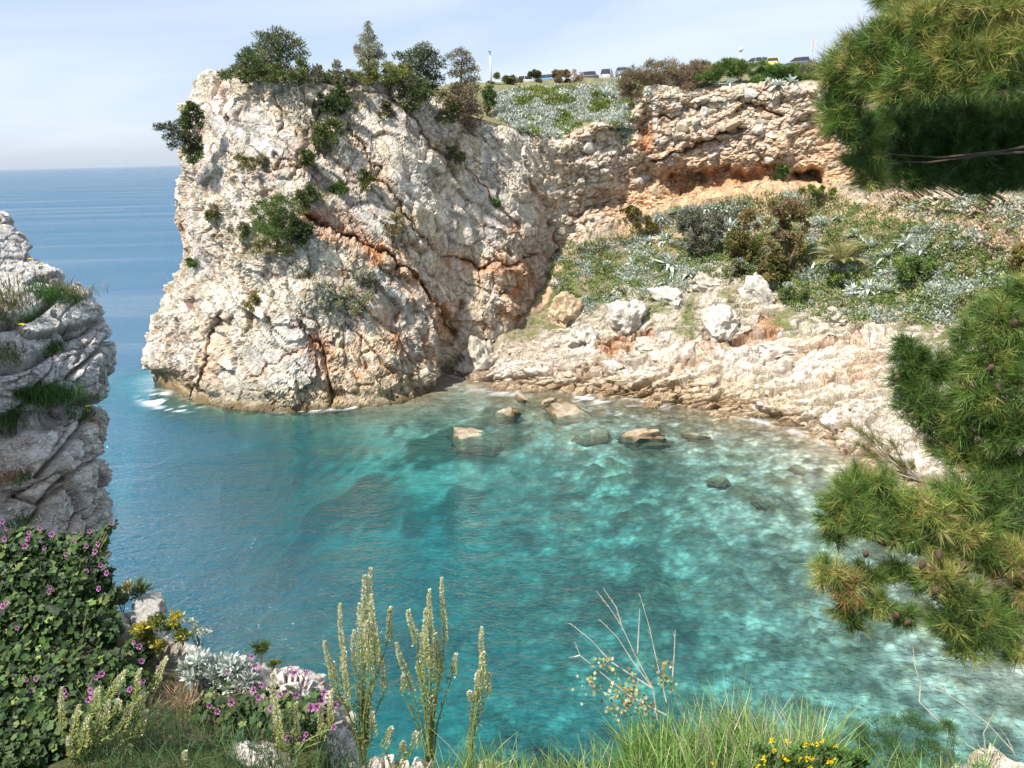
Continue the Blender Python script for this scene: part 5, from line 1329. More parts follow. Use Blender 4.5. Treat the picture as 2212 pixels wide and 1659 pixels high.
for px, y0, y1, Y, lb in [(1752, 84, 109, 112, 'road sign seen from behind, two upright panels, near the dark blue car'), (1033, 138, 160, 120, 'road sign seen from behind beside the grey-brown pine')]:
    b_ = pole_at(px, Y); t = thing('road_sign', lb, 'sign', b_); za = at(px, y0, Y).z - b_.z; zb = at(px, y1, Y).z - b_.z
    mb = MB(); mb.tube([(0, 0, -.3), (0, 0, za)], .045, (.5, .5, .5), 6); mb.build('pole', M_METAL, t)
    for s in (-1, 1):
        mb = MB(); mb.box((s * .20, -.06, (za + zb) / 2), (.34, .03, za - zb), (.56, .58, .60)); mb.build('panel', M_METAL, t)

# ------------------------------------------------------------------ pines close to the photographer
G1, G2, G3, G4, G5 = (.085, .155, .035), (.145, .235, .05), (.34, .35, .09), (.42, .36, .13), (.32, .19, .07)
def pine(name, label, trunk_pts, trunk_r, clusters, cones=(), npt=34, dens=1.0, grow_=1.0):
    base = Vector(trunk_pts[0]); root = thing(name, label, 'pine tree', base)
    mb = MB(); tp = [Vector(p) - base for p in trunk_pts]
    mb.tube(tp, [trunk_r * (1 - .7 * i / (len(tp) - 1)) for i in range(len(tp))], (.20, .14, .10), 9); mb.build('trunk', M_BARK, root, True)
    br = MB(); TP, TD, TC = [], [], []
    for (cx, cy, rx, ry, Y, kind) in clusters:
        c0 = at(cx, cy, Y); s = Y / F; rxm, rym = rx * s, ry * s
        rxm *= grow_; rym *= grow_; n = max(6, int(dens * 4000 * rxm * rym))
        # limb from the trunk to the clump
        o_ = min(tp, key=lambda q: abs((q + base).z - c0.z + .25)); e = c0 - base
        m1 = o_.lerp(e, .55) + Vector((0, 0, -.06 + random.uniform(-.05, .05)))
        if kind != 'drk' and random.random() < .2:
            br.tube([o_, o_.lerp(m1, .5) + Vector((0, random.uniform(-.08, .08), random.uniform(-.06, .06))), m1, m1.lerp(e, .5) + Vector((0, random.uniform(-.05, .05), random.uniform(-.05, .03))), e], [.014, .011, .009, .006, .003], (.10, .075, .055), 5)
        for _ in range(n):
            q = rng.normal(size=3); q /= np.linalg.norm(q); rr = rng.random() ** .45
            off = q * rr * np.array([rxm, min(rxm, rym) * 1.3, rym])
            TP.append(np.array(c0) + off)
            d = off / (np.linalg.norm(off) + 1e-6) * .9 + rng.normal(0, .35, 3) + np.array([-.35, -.1, .45]); TD.append(d)
            cc_ = {'lit': (G2, G1, G2, G2, G3), 'yel': (G3, G3, G2, G2, G4), 'drk': (G1, G1, G2), 'brn': (G5, G4, G3, G2)}[kind]  # sunlit fringe and shaded inside also painted into the needle colours
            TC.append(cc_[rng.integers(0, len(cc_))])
    TP, TD, TC = np.array(TP), unit(np.array(TD)), np.array(TC)
    n = len(TP)
    # needles: fans along a short shoot
    rep = lambda a: np.repeat(a, npt, axis=0)
    al = rng.random((n * npt, 1)) * .075
    P = rep(TP) + rep(TD) * (al - .06)
    D = rep(TD) * 1.0 + unit(rng.normal(size=(n * npt, 3))) * rng.uniform(.5, 1.15, (n * npt, 1)); D[:, 2] -= .12
    C = rep(TC) * (1 + rng.normal(0, .22, (n * npt, 1)))
    V, Fq, C = needles(P, D, rng.uniform(.075, .125, n * npt), .0019, np.clip(C, .01, .9))
    obj('needles', np_mesh('needles', local(V, base), Fq, C, False, M_NEEDLE), root, 'stuff')
    # shoots
    V, Fq, C = needles(TP + TD * .015, -TD + np.array([.25, .05, -.1]) + rng.normal(0, .15, (n, 3)), .17, .003, pick([(.27, .19, .12), (.34, .27, .19), (.20, .14, .09)], n))
    obj('twigs', np_mesh('twigs', local(V, base), Fq, C, False, M_BARK), root, 'stuff')
    # pale candle buds on the shoot tips
    k = rng.random(n) < .3
    V, Fq, C = needles(TP[k] - TD[k] * .01, TD[k], .07, .004, pick([(.34, .25, .11), (.30, .17, .08)], int(k.sum())))
    obj('shoots', np_mesh('shoots', local(V, base), Fq, C, False, M_BARK), root, 'stuff')
    br.build('branch', M_BARK, root)
    for (x, y, Y) in cones:
        o = obj('cone', CONE, root); o.location = at(x, y, Y) - base; o.rotation_euler = (random.uniform(-.5, .5), random.uniform(-.5, .5) + 3.14, 0); s = random.uniform(.8, 1.15); o.scale = (s, s, s)
    return root
Vc, Fc = ico(3)
sc_ = np.sin(np.arctan2(Vc[:, 1], Vc[:, 0]) * 8 + Vc[:, 2] * 9) * np.sin(Vc[:, 2] * 12)
Vc = Vc * (1 + .12 * sc_)[:, None] * np.array([.019, .019, .034]); Vc[:, :2] *= (1 - .35 * (Vc[:, 2:3] / .038))
CONE = np_mesh('cone', Vc, Fc, np.array((.085, .055, .036)) * (1 + .35 * sc_)[:, None], True, M_CONE)
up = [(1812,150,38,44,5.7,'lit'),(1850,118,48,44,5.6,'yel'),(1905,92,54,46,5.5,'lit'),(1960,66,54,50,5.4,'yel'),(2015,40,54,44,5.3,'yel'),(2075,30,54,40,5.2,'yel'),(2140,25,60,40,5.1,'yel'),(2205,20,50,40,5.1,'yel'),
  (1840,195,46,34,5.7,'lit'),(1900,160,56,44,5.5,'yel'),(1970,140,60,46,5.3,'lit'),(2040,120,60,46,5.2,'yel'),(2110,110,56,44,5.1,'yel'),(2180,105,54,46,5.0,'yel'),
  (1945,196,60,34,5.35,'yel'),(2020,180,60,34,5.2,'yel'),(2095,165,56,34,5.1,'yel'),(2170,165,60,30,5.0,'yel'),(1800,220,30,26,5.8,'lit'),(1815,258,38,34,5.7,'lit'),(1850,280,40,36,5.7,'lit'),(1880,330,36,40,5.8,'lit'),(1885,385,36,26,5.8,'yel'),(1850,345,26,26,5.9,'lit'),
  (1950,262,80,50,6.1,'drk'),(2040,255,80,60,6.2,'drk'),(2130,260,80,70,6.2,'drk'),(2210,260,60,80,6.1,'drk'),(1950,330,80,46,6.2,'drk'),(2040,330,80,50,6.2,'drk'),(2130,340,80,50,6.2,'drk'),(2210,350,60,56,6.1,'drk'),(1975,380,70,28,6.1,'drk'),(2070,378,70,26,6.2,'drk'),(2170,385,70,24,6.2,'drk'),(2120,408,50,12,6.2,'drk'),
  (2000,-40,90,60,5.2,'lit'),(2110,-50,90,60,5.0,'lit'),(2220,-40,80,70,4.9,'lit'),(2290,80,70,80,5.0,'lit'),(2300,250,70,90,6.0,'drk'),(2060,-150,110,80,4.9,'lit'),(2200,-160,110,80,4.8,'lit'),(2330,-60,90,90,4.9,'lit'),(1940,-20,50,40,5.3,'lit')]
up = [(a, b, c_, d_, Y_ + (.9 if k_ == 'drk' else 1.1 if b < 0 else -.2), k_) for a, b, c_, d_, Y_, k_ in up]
up += [(a + 10 * q, b - 26 * q, c_, d_, Y_ + .55 * q, k_) for a, b, c_, d_, Y_, k_ in up for q in (1.2, 2.4) if k_ != 'drk' and 0 < b < 215 and a > 1880 and (a + b) % 3 < 2]
p0 = at(2520, 900, 6.4); p1 = at(2480, 300, 6.2); p2 = at(2420, 180, 5.9); p3 = at(2350, -150, 5.5)
pine('pine_tree', 'big near pine with sunlit top and dark underside in the upper right corner', [Vector((p0.x, p0.y, 14)), p0, p1, p2, p3], .13, up,
     [(2050,40,5.0),(2108,40,4.95),(2104,24,4.95),(2048,84,5.0),(1806,180,5.6),(1812,184,5.6),(2090,150,4.95)], dens=1.15)
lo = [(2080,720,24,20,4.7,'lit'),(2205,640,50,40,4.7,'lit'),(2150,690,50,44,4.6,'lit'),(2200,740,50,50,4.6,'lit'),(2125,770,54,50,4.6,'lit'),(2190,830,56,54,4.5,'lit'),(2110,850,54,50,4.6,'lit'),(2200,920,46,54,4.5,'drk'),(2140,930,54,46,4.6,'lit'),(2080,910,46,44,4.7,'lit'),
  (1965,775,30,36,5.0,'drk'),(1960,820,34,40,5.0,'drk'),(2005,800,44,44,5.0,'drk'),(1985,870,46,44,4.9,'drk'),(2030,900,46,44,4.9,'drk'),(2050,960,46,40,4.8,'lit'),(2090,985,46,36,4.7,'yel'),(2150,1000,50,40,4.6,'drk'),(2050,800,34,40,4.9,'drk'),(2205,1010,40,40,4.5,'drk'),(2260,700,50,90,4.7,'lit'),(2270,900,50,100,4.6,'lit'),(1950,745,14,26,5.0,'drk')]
q0 = at(2560, 1500, 4.6); q1 = at(2480, 1050, 4.7); q2 = at(2400, 800, 4.7); q3 = at(2330, 640, 4.7)
pine('pine_tree', 'near pine boughs at the right edge in the middle of the picture', [Vector((q0.x, q0.y, 14.5)), q0, q1, q2, q3], .09, lo,
     [(2156,837,4.4),(2139,795,4.4),(1937,817,4.85),(2190,700,4.5)], dens=.95, grow_=1.12)
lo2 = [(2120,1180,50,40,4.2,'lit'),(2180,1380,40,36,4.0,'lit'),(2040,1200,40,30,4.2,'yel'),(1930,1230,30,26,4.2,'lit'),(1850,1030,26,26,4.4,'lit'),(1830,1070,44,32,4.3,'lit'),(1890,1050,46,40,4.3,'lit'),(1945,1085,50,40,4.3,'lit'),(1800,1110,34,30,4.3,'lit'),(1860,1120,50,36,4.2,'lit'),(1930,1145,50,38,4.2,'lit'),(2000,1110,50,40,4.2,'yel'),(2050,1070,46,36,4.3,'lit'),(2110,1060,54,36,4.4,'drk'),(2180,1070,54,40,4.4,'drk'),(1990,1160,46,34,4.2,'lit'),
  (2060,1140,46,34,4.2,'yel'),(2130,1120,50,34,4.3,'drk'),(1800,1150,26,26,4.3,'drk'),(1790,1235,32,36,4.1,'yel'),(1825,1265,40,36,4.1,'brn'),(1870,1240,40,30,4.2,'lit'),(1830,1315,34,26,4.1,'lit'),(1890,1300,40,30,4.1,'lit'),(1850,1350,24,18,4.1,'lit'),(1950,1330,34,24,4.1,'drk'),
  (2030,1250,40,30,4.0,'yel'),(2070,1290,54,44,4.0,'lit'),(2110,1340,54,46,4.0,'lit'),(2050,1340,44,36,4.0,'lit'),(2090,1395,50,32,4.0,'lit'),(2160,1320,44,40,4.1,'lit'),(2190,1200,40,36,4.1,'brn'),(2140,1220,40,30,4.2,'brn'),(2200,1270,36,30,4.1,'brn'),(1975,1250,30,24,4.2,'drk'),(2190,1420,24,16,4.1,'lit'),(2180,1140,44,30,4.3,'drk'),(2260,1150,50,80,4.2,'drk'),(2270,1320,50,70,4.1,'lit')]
q0 = at(2500, 1750, 4.0); q1 = at(2430, 1400, 4.15); q2 = at(2380, 1200, 4.2); q3 = at(2330, 1060, 4.3)
pine('pine_tree', 'lowest near pine boughs over the pale water, with grey cones', [Vector((q0.x, q0.y, 15.5)), q0, q1, q2, q3], .08, lo2,
     [(1992,1220,4.0),(2014,1231,4.0),(2028,1198,4.0),(2081,1223,4.0),(2082,1236,4.0),(1870,1198,4.1),(1937,1331,4.0),(1959,1345,4.0),(1923,1331,4.0),(1831,1309,4.0),(2020,1278,3.9)], dens=.95, grow_=1.2)
# sparse twig with half-bare tips between the two lower boughs
tw = at(1990, 1040, 4.5); t = thing('pine_branch', 'half-bare brown pine branch sticking out over the shore rocks', 'branch', tw)
mb = MB(); TPs = []
for tip in [(1838,918),(1862,930),(1890,945),(1855,960),(1880,985),(1915,985),(1945,1000),(1925,955),(1970,1005),(1905,1010)]:
    e = at(*tip, 4.5 + random.uniform(-.1, .1)) - tw; mb.tube([(0, 0, 0), e * .5 + Vector((0, 0, -.03)), e], [.008, .005, .002], (.38, .31, .24), 4); TPs += [(e * f_, e.normalized()) for f_ in (.7, .82, .92, 1.0)]
mb.build('twig', M_BARK, t)
n = len(TPs) * 34; P = np.repeat(np.array([tuple(a) for a, b in TPs]), 34, 0) + rng.normal(0, .008, (n, 3)); D = np.repeat(np.array([tuple(b) for a, b in TPs]), 34, 0) + unit(rng.normal(size=(n, 3))) * .7
V, Fq, C = needles(P, D, rng.uniform(.05, .10, n), .0013, pick([(.30, .22, .09), (.26, .24, .08), G2], n)); obj('needles', np_mesh('needles', V, Fq, C, False, M_NEEDLE), t, 'stuff')

# ------------------------------------------------------------------ foreground plants
def blades(base, height, width, lean, cols, segs=3):
    """grass blades: base points, heights, half widths, lean vectors"""
    n = len(base); ang = rng.uniform(0, 6.28, n); S = np.stack([np.cos(ang), np.sin(ang), np.zeros(n)], 1)
    V = np.zeros((n, segs * 2 + 1, 3)); col = np.repeat(cols[:, None, :], segs * 2 + 1, 1)
    for i in range(segs + 1):
        t = i / segs; c_ = base + np.array([0, 0, 1.0]) * (height * (t - .22 * t * t * np.linalg.norm(lean, axis=1)))[:, None] + lean * (height * t * t)[:, None]
        if i < segs:
            w = (width * (1 - .6 * t))[:, None]; V[:, 2 * i] = c_ - S * w; V[:, 2 * i + 1] = c_ + S * w
        else: V[:, 2 * i] = c_
        col[:, 2 * i:2 * i + 2] *= (.7 + .5 * t)
    k = segs * 2 + 1; off = (np.arange(n) * k)[:, None]
    q = np.concatenate([off + np.array([2 * i, 2 * i + 1, 2 * i + 3, 2 * i + 2]) for i in range(segs - 1)] + [off + np.array([2 * segs - 2, 2 * segs - 1, 2 * segs, 2 * segs])], 0)
    # last face of every blade is a triangle: build tris
    tri = np.concatenate([q[:, [0, 1, 2]], q[:len(q) - n][:, [0, 2, 3]]], 0)
    return V.reshape(-1, 3), tri, col.reshape(-1, 3)
def grass_pts(n, poly, Y, jitter=.25):
    out_ = []; f = inpoly(poly); xs = [p[0] for p in poly]; ys = [p[1] for p in poly]
    while len(out_) < n:
        x, y = random.uniform(min(xs), max(xs)), random.uniform(min(ys), max(ys))
        if f(x, y): out_.append(tuple(at(x, y, Y + random.uniform(-jitter, jitter))))
    return np.array(out_)
GB = [(.12, .25, .05), (.17, .31, .07), (.09, .18, .045), (.28, .34, .11)]; GD = [(.55, .50, .36), (.48, .42, .28), (.60, .56, .44)]
def ground_z(P, drop_=.03):
    P = P.copy()
    for i in range(len(P)):
        r = BV['C'].ray_cast(Vector((P[i, 0], P[i, 1], 24)), Vector((0, 0, -1)))
        if r[0] is not None: P[i, 2] = r[0].z - drop_
    return P
def meadow(n, x0, x1, y0, y1, h0, h1, cols, w=.0035, lean=.35, sway=(-.05, 0, 0)):
    """blades rooted in the ground between two photo columns and two distances"""
    Yv = rng.uniform(y0, y1, n); Xp = rng.uniform(x0, x1, n)
    P = np.stack([(Xp - W / 2) / F * Yv * 1.12, Yv, np.zeros(n)], 1); P = ground_z(P)
    le = rng.normal(0, lean, (n, 3)); le[:, 2] = 0; le += np.array(sway)
    return blades(P, rng.uniform(h0, h1, n), w * rng.uniform(.6, 1.3, n), le, pick(cols, n))
def stuff_grass(parts, label):
    V = np.concatenate([p[0] for p in parts]); C = np.concatenate([p[2] for p in parts]); off = 0; Fs = []
    for p in parts: Fs.append(p[1] + off); off += len(p[0])
    o = obj('grass', np_mesh('grass', V, np.concatenate(Fs), np.clip(C, .01, .9), False, M_GRASS), None, 'stuff'); return tag(o, label, 'grass')
stuff_grass([meadow(5200, 1360, 1840, 3.0, 3.9, .2, .56, GB, .005), meadow(420, 1500, 1800, 3.2, 3.9, .42, .62, GD, .003, .22), meadow(60, 1480, 1800, 3.3, 3.8, .6, .85, GB, .002, .12), meadow(2200, 1780, 2212, 2.9, 3.6, .12, .34, GB)], 'tall green and straw-coloured grass at the bottom right edge')
stuff_grass([meadow(2800, 880, 1400, 3.0, 4.0, .08, .30, GB, .0032, .45), meadow(120, 950, 1400, 3.2, 3.9, .25, .40, [(.30, .34, .12), (.40, .38, .2)], .003, .4)], 'shorter green grass along the bottom edge in the middle')
stuff_grass([meadow(6500, 60, 760, 2.9, 4.8, .06, .24, [(.07, .14, .05), (.10, .18, .07), (.05, .10, .035)], .0028, .5), meadow(260, 320, 560, 4.2, 5.0, .08, .2, [(.30, .19, .10), (.36, .25, .13)], .0025, .8)], 'dark green and dry grass under the mallows at the lower left')

# ---- mallows: lobed leaves, purple flowers
def lobed(P, Nrm, size, col):
    """five-lobed rounded leaves as fans"""
    n = len(P); k = 10; Nrm = unit(Nrm); A = unit(np.cross(Nrm, rng.normal(size=(n, 3)))); B = np.cross(Nrm, A)
    th = np.linspace(0, 2 * np.pi, k, endpoint=False); rr = np.where(np.arange(k) % 2 == 0, 1.0, .72)
    V = np.zeros((n, k + 1, 3)); V[:, 0] = P - Nrm * (size * .12)[:, None]
    for i in range(k): V[:, i + 1] = P + (A * math.cos(th[i]) + B * math.sin(th[i])) * (size * rr[i])[:, None]
    off = (np.arange(n) * (k + 1))[:, None]
    Fq = np.concatenate([off + np.array([0, i + 1, (i + 1) % k + 1]) for i in range(k)], 0)
    return V.reshape(-1, 3), Fq, np.repeat(col, k + 1, axis=0)
fl = MB()
for i in range(5):
    a = i * 2 * math.pi / 5; r = lambda q, w, z: (math.cos(a + w) * q, math.sin(a + w) * q, z)
    fl.add([r(.004, 0, 0), r(.016, -.42, .004), r(.027, -.42, .008), r(.024, 0, .007), r(.027, .42, .008), r(.016, .42, .004)], [[0, 1, 3], [1, 2, 3], [0, 3, 5], [3, 4, 5]], (.50, .17, .42))
    fl.c[-1] = np.array([(.10, .01, .06), (.42, .11, .34), (.62, .27, .54), (.55, .20, .47), (.62, .27, .54), (.42, .11, .34)], np.float32)
FLOWER = fl.mesh('flower', M_PETAL)
fl = MB(); fl.tube([(0, 0, -.002), (0, 0, .010)], [.0065, .004], (.07, .015, .05), 6); CENTRE = fl.mesh('flower_centre', M_PETAL)
def mallow(label, base_px, Yb, ellipses, n, flowers, lsize=.031):
    base = at(*base_px, Yb); t = thing('mallow_bush', label, 'flowering bush', base)
    P, NN = [], []; wts = np.array([e[2] * e[3] for e in ellipses], float); wts /= wts.sum()
    ell2 = []
    for (cx, cy, rx, ry, Y) in ellipses:
        h = hit(cx, cy, 'CD')
        ell2.append((cx, cy, rx, ry, min(Y, h[0].y - .12) if h else Y))
    ellipses = ell2
    for (cx, cy, rx, ry, Y), w in zip(ellipses, wts):
        m = int(n * w); c0 = np.array(at(cx, cy, Y)); s = Y / F
        q = unit(rng.normal(size=(m, 3))) * (rng.random((m, 1)) ** .4)
        P.append(c0 + q * np.array([rx * s, .28, ry * s])); NN.append(q * .7 + np.array([-.25, -.45, .6]) + rng.normal(0, .4, (m, 3)))
    P, NN = np.concatenate(P), np.concatenate(NN); m = len(P)
    V, Fq, C = lobed(P, NN, lsize * rng.uniform(.3, 1.3, m), pick([(.036, .075, .02), (.05, .095, .025), (.028, .055, .018), (.07, .12, .034), (.13, .17, .05), (.03, .06, .022)], m, .4))
    obj('foliage', np_mesh('foliage', local(V, base), Fq, C, False, M_LEAF), t)
    mb = MB()
    for (cx, cy, rx, ry, Y) in ellipses:
        for _ in range(5):
            e = at(cx + random.uniform(-.8, .8) * rx, cy + random.uniform(-1, .4) * ry, Y) - base
            mb.tube([(random.uniform(-.1, .1), 0, 0), e * .5 + Vector((random.uniform(-.1, .1), 0, -.05)), e], [.008, .006, .003], (.16, .17, .07), 5)
    mb.build('stem', M_BARK, t)
    for (x, y) in flowers:
        Y = min((abs(x - e[0]) / e[2] + abs(y - e[1]) / e[3], e[4]) for e in ellipses)[1] - .30
        o = obj('flower', FLOWER, t); o.location = at(x, y, Y) - base; d = Vector((random.uniform(-.5, .4), -1, random.uniform(.1, .9))); o.rotation_euler = d.to_track_quat('Z', 'Y').to_euler(); s = random.uniform(.6, 1.05); o.scale = (s, s, s)
        c_ = obj('flower_centre', CENTRE, o)
z8 = lambda L_: [(a * .3403, 1094.6 + b * .3403) for a, b in L_]
mallow('tall purple-flowered mallow climbing the foot of the grey crag', (90,1400), 6.2, [(40,1180,60,40,6.3),(120,1190,70,34,6.4),(190,1190,44,44,6.4),(40,1250,80,50,6.0),(130,1260,80,44,6.1),(205,1260,30,40,6.2),(235,1140,10,16,6.4)], 2900,
   z8([(710,105),(40,140),(30,205),(15,95),(185,165),(180,205),(160,250),(255,135),(260,215),(330,175),(475,215),(570,155),(625,235),(550,250),(640,370),(550,410),(320,510),(310,540),(285,260),(420,300),(680,420),(605,285)]))
mallow('dense dark mallow filling the lower left corner', (120,1700), 4.9, [(30,1340,80,60,5.7),(120,1350,90,60,5.7),(200,1370,70,50,5.8),(30,1450,90,60,5.3),(130,1460,100,60,5.3),(230,1460,60,50,5.4),(30,1560,90,60,4.9),(120,1580,80,50,4.9),(290,1420,40,50,5.5),(20,1640,80,40,4.7),(200,1560,60,50,4.9),(270,1500,50,50,5.1),(210,1310,50,30,6.0)], 7500,
   z8([(20,630),(40,610),(635,690),(885,885),(835,945),(900,980),(850,860),(575,1140),(610,1085),(560,1225),(825,1160),(230,1090),(170,1095),(200,1170),(410,1170),(645,1060),(740,1240),(910,1105),(1005,1020),(575,1165),(420,1190),(845,1075),(630,520),(110,770),(740,1205),(590,1200)]))
mallow('smaller mallow with many purple flowers in front of the white rock', (590,1640), 4.5, [(520,1560,60,50,4.7),(600,1570,70,60,4.6),(670,1560,50,60,4.5),(460,1530,50,40,4.9),(590,1530,70,30,4.8)], 1100,
   z8([(1610,1165),(1470,1240),(1330,1260),(1380,1300),(1870,1055),(1945,1050),(1455,1045),(1820,1170),(1880,1195),(1780,1190),(2040,1230),(2125,1255),(2010,1270),(1975,1275),(1720,1280),(1830,1470),(1945,1445),(1910,1485),(2120,1400),(1600,950),(1625,1010),(1660,1130),(1640,1210),(2060,1180)]), .030)

# ---- white mignonette: upright tapering flower spikes
def mignonette(label, base_px, Yb, spikes, leafy=1.0):
    base = at(*base_px, Yb); gz = BV['C'].ray_cast(Vector((base.x, base.y, 24)), Vector((0, 0, -1)))
    if gz[0] is not None: base = gz[0].copy()
    t = thing('mignonette', label, 'wildflower', base)
    SP, SD, SC_ = [], [], []
    for (tx, ty, bx, by) in spikes:
        Y = Yb + random.uniform(-.08, .08); a = at(bx, by, Y); b = at(tx, ty, Y); ax = b - a; Ls = ax.length
        m = int(90 + 1000 * Ls); u = rng.random(m) ** .8; th = rng.uniform(0, 6.28, m)
        A = ax.normalized(); S = A.cross(Vector((0, 1, 0))).normalized(); T = A.cross(S)
        wid = .5 + random.uniform(-.1, .1)
        rad = (.0155 * (1 - u) ** .55 + .0025) * (1 + .12 * rng.normal(size=m)) * wid * 2.5
        P = np.array(a) + np.outer(u, np.array(ax)) + np.array([0.006, 0, 0]) * np.sin(u * 6)[:, None] + np.outer(np.cos(th) * rad, np.array(S)) + np.outer(np.sin(th) * rad, np.array(T))
        D = np.outer(np.cos(th), np.array(S)) + np.outer(np.sin(th), np.array(T)) + np.array(A) * .8
        wht = rng.random(m) < (.14 + .72 * sstep(.25, .85, u))
        C = np.where(wht[:, None], pick([(.78, .76, .60), (.70, .68, .46), (.62, .60, .34)], m, .1), pick([(.42, .42, .13), (.34, .37, .11), (.48, .45, .18)], m, .15))
        V, Fq, Cc = leaves(P - D * .003, D, .014 * rng.uniform(.7, 1.3, m), .0046, C)
        sp = obj('flower_spike', np_mesh('flower_spike', local(V, base), Fq, Cc, False, M_PETAL), t)
        mb = MB(); mb.tube([a - base, (a + ax * .5) - base, b - base], [.0035, .0028, .001], (.22, .25, .08), 5); mb.build('axis', M_BARK, sp)
        mb = MB(); e = a - base; mb.tube([(0, 0, 0), Vector((e.x * .35, e.y * .5, e.z * .55)), e], [.006, .005, .0035], (.20, .24, .08), 5); mb.build('stem', M_BARK, t)
        k = int(46 * leafy); f_ = rng.uniform(.25, 1.0, k)[:, None]; q0, q1, q2 = np.zeros(3), np.array((e.x * .35, e.y * .5, e.z * .55)), np.array(e)
        PP = np.where(f_ < .5, q1 * (f_ * 2), q1 + (q2 - q1) * (f_ * 2 - 1)) + np.array(base); SP.append(PP); SD.append(rng.normal(0, 1, (k, 3)) + np.array([0, 0, .6]))
    P, D = np.concatenate(SP), np.concatenate(SD); m = len(P)
    V, Fq, C = leaves(P, D, rng.uniform(.02, .05, m), .0045, pick([(.20, .26, .08), (.26, .29, .10), (.15, .21, .06)], m))
    obj('foliage', np_mesh('foliage', local(V, base), Fq, C, False, M_LEAF), t)
zc = lambda L_: [(576 + a * .3385, 1152 + b * .3385, 576 + c * .3385, 1152 + d * .3385) for a, b, c, d in L_]
mignonette('tallest clump of white flower spikes at the bottom of the picture', (785,1655), 4.2, zc([(667,220,650,700),(628,270,622,650),(672,390,692,820),(470,450,485,900),(795,470,770,700),(560,620,562,920),(745,820,748,1020),(372,690,425,960),(430,830,455,1010),(495,730,512,1120),(650,1030,648,1180),(600,450,605,880),(640,560,660,900),(600,900,610,1200),(680,1140,672,1300),(700,640,705,860)]))
mignonette('branching clump of white flower spikes right of the tallest one', (930,1660), 4.2, zc([(1043,360,1042,720),(1122,285,1132,730),(905,490,958,720),(828,700,932,1030),(1058,720,1050,960),(970,820,985,960),(1212,770,1180,918),(880,900,868,1012),(1060,1040,1055,1120),(1020,480,1010,900),(1080,640,1090,940),(1010,600,985,860),(1095,680,1110,900)]))
mignonette('small clump of white flower spikes standing alone on the right', (1012,1660), 4.1, zc([(1378,600,1368,900),(1425,895,1400,1040),(1300,1010,1312,1075),(1355,880,1338,1070),(1385,760,1372,980)]))
mignonette('short clump of white flower spikes in front of the white rock', (640,1668), 4.0, zc([(40,900,70,1300),(190,1080,195,1400),(350,1090,345,1330),(60,1050,85,1380),(200,1340,205,1480),(420,1000,395,1250)]), .7)
mignonette('low white flower spikes between the two tall clumps', (850,1665), 4.0, zc([(800,1240,745,1360),(960,1270,935,1370),(880,1330,860,1420)]), .8)
z8s = lambda L_: [(a * .3403, 1094.6 + b * .3403, c * .3403, 1094.6 + d * .3403) for a, b, c, d in L_]
mignonette('leaning yellowish clump of white flower spikes in the lower left corner', (185,1690), 4.0, z8s([(1060,960,950,1180),(890,1030,850,1240),(805,1040,670,1210),(630,1150,585,1300),(505,1260,455,1460),(395,1150,388,1420),(760,1230,735,1310),(640,1280,615,1420),(935,1290,870,1450),(775,1440,735,1610),(830,1510,790,1620),(700,1230,640,1420),(560,1340,520,1520),(850,1250,760,1420),(660,1400,620,1580),(440,1460,440,1600),(930,1180,860,1330)]), 1.6)
mignonette('single white flower spike at the bottom edge left of the white rock', (402,1680), 3.9, z8s([(1178,1550,1170,1670)]))

# ---- silver ragwort and small plants by the rocks
def near_shrub(name, label, cat, base_px, Y, ell, n, cols, ln, wd, mat=None, k=14, up=.5, stem=(.20, .18, .12), shape='leaf'):
    return shrub(name, label, cat, base_px, ell, n, cols, ln, wd, k=k, Y=Y, up=up, mat=mat, stemcol=stem, sr=.004, depth=.5, shape=shape, minr=.004)
near_shrub('silver_ragwort', 'silver-white lacy-leaved bush between the mallows and the white rock', 'bush', (470,1560), 5.3, (470,1470,84,62), 3400, (SIL, (.56, .60, .54), (.40, .46, .41)), .055, .012, M_SILVER, 24)
near_shrub('silver_ragwort', 'small silver bush above the dark mallow, on the cliff edge', 'bush', (262,1310), 6.3, (255,1275,24,22), 500, (SIL, GRY, YEL), .05, .010, M_SILVER, 7)
near_shrub('yellow_wildflower', 'green plant with yellow flower heads beside the near rock', 'wildflower', (340,1420), 5.6, (350,1370,66,44), 1300, ((.12, .15, .04), DARK, (.52, .42, .03), MID), .04, .010, None, 18)
near_shrub('sea_aster', 'thin stems with pale yellow flowers leaning over the cliff edge', 'wildflower', (430,1400), 5.8, (430,1350,44,30), 160, ((.60, .52, .12), MID, (.6, .6, .5)), .025, .008, None, 9)
near_shrub('green_tuft', 'round green tuft on the edge behind the silver bush', 'plant', (562,1420), 5.8, (564,1404,20,14), 420, (DARK, MID), .06, .004, None, 6, 1.0)
near_shrub('green_tuft', 'green strap-leaved tuft on the edge above the near rock', 'plant', (305,1300), 6.4, (298,1282,20,14), 120, (DARK, MID, GRN), .12, .006, None, 5, 1.0)
near_shrub('moss_patch', 'yellow-green cushion on top of the white rock', 'plant', (590,1445), 5.6, (592,1432,16,8), 260, (YEL, MID), .025, .008, None, 5)
near_shrub('dry_brush', 'tangle of brown dead twigs between the mallows', 'brush', (370,1600), 4.9, (370,1540,70,40), 700, ((.30, .19, .10), (.38, .27, .16), BRN), .12, .003, None, 14, .1)
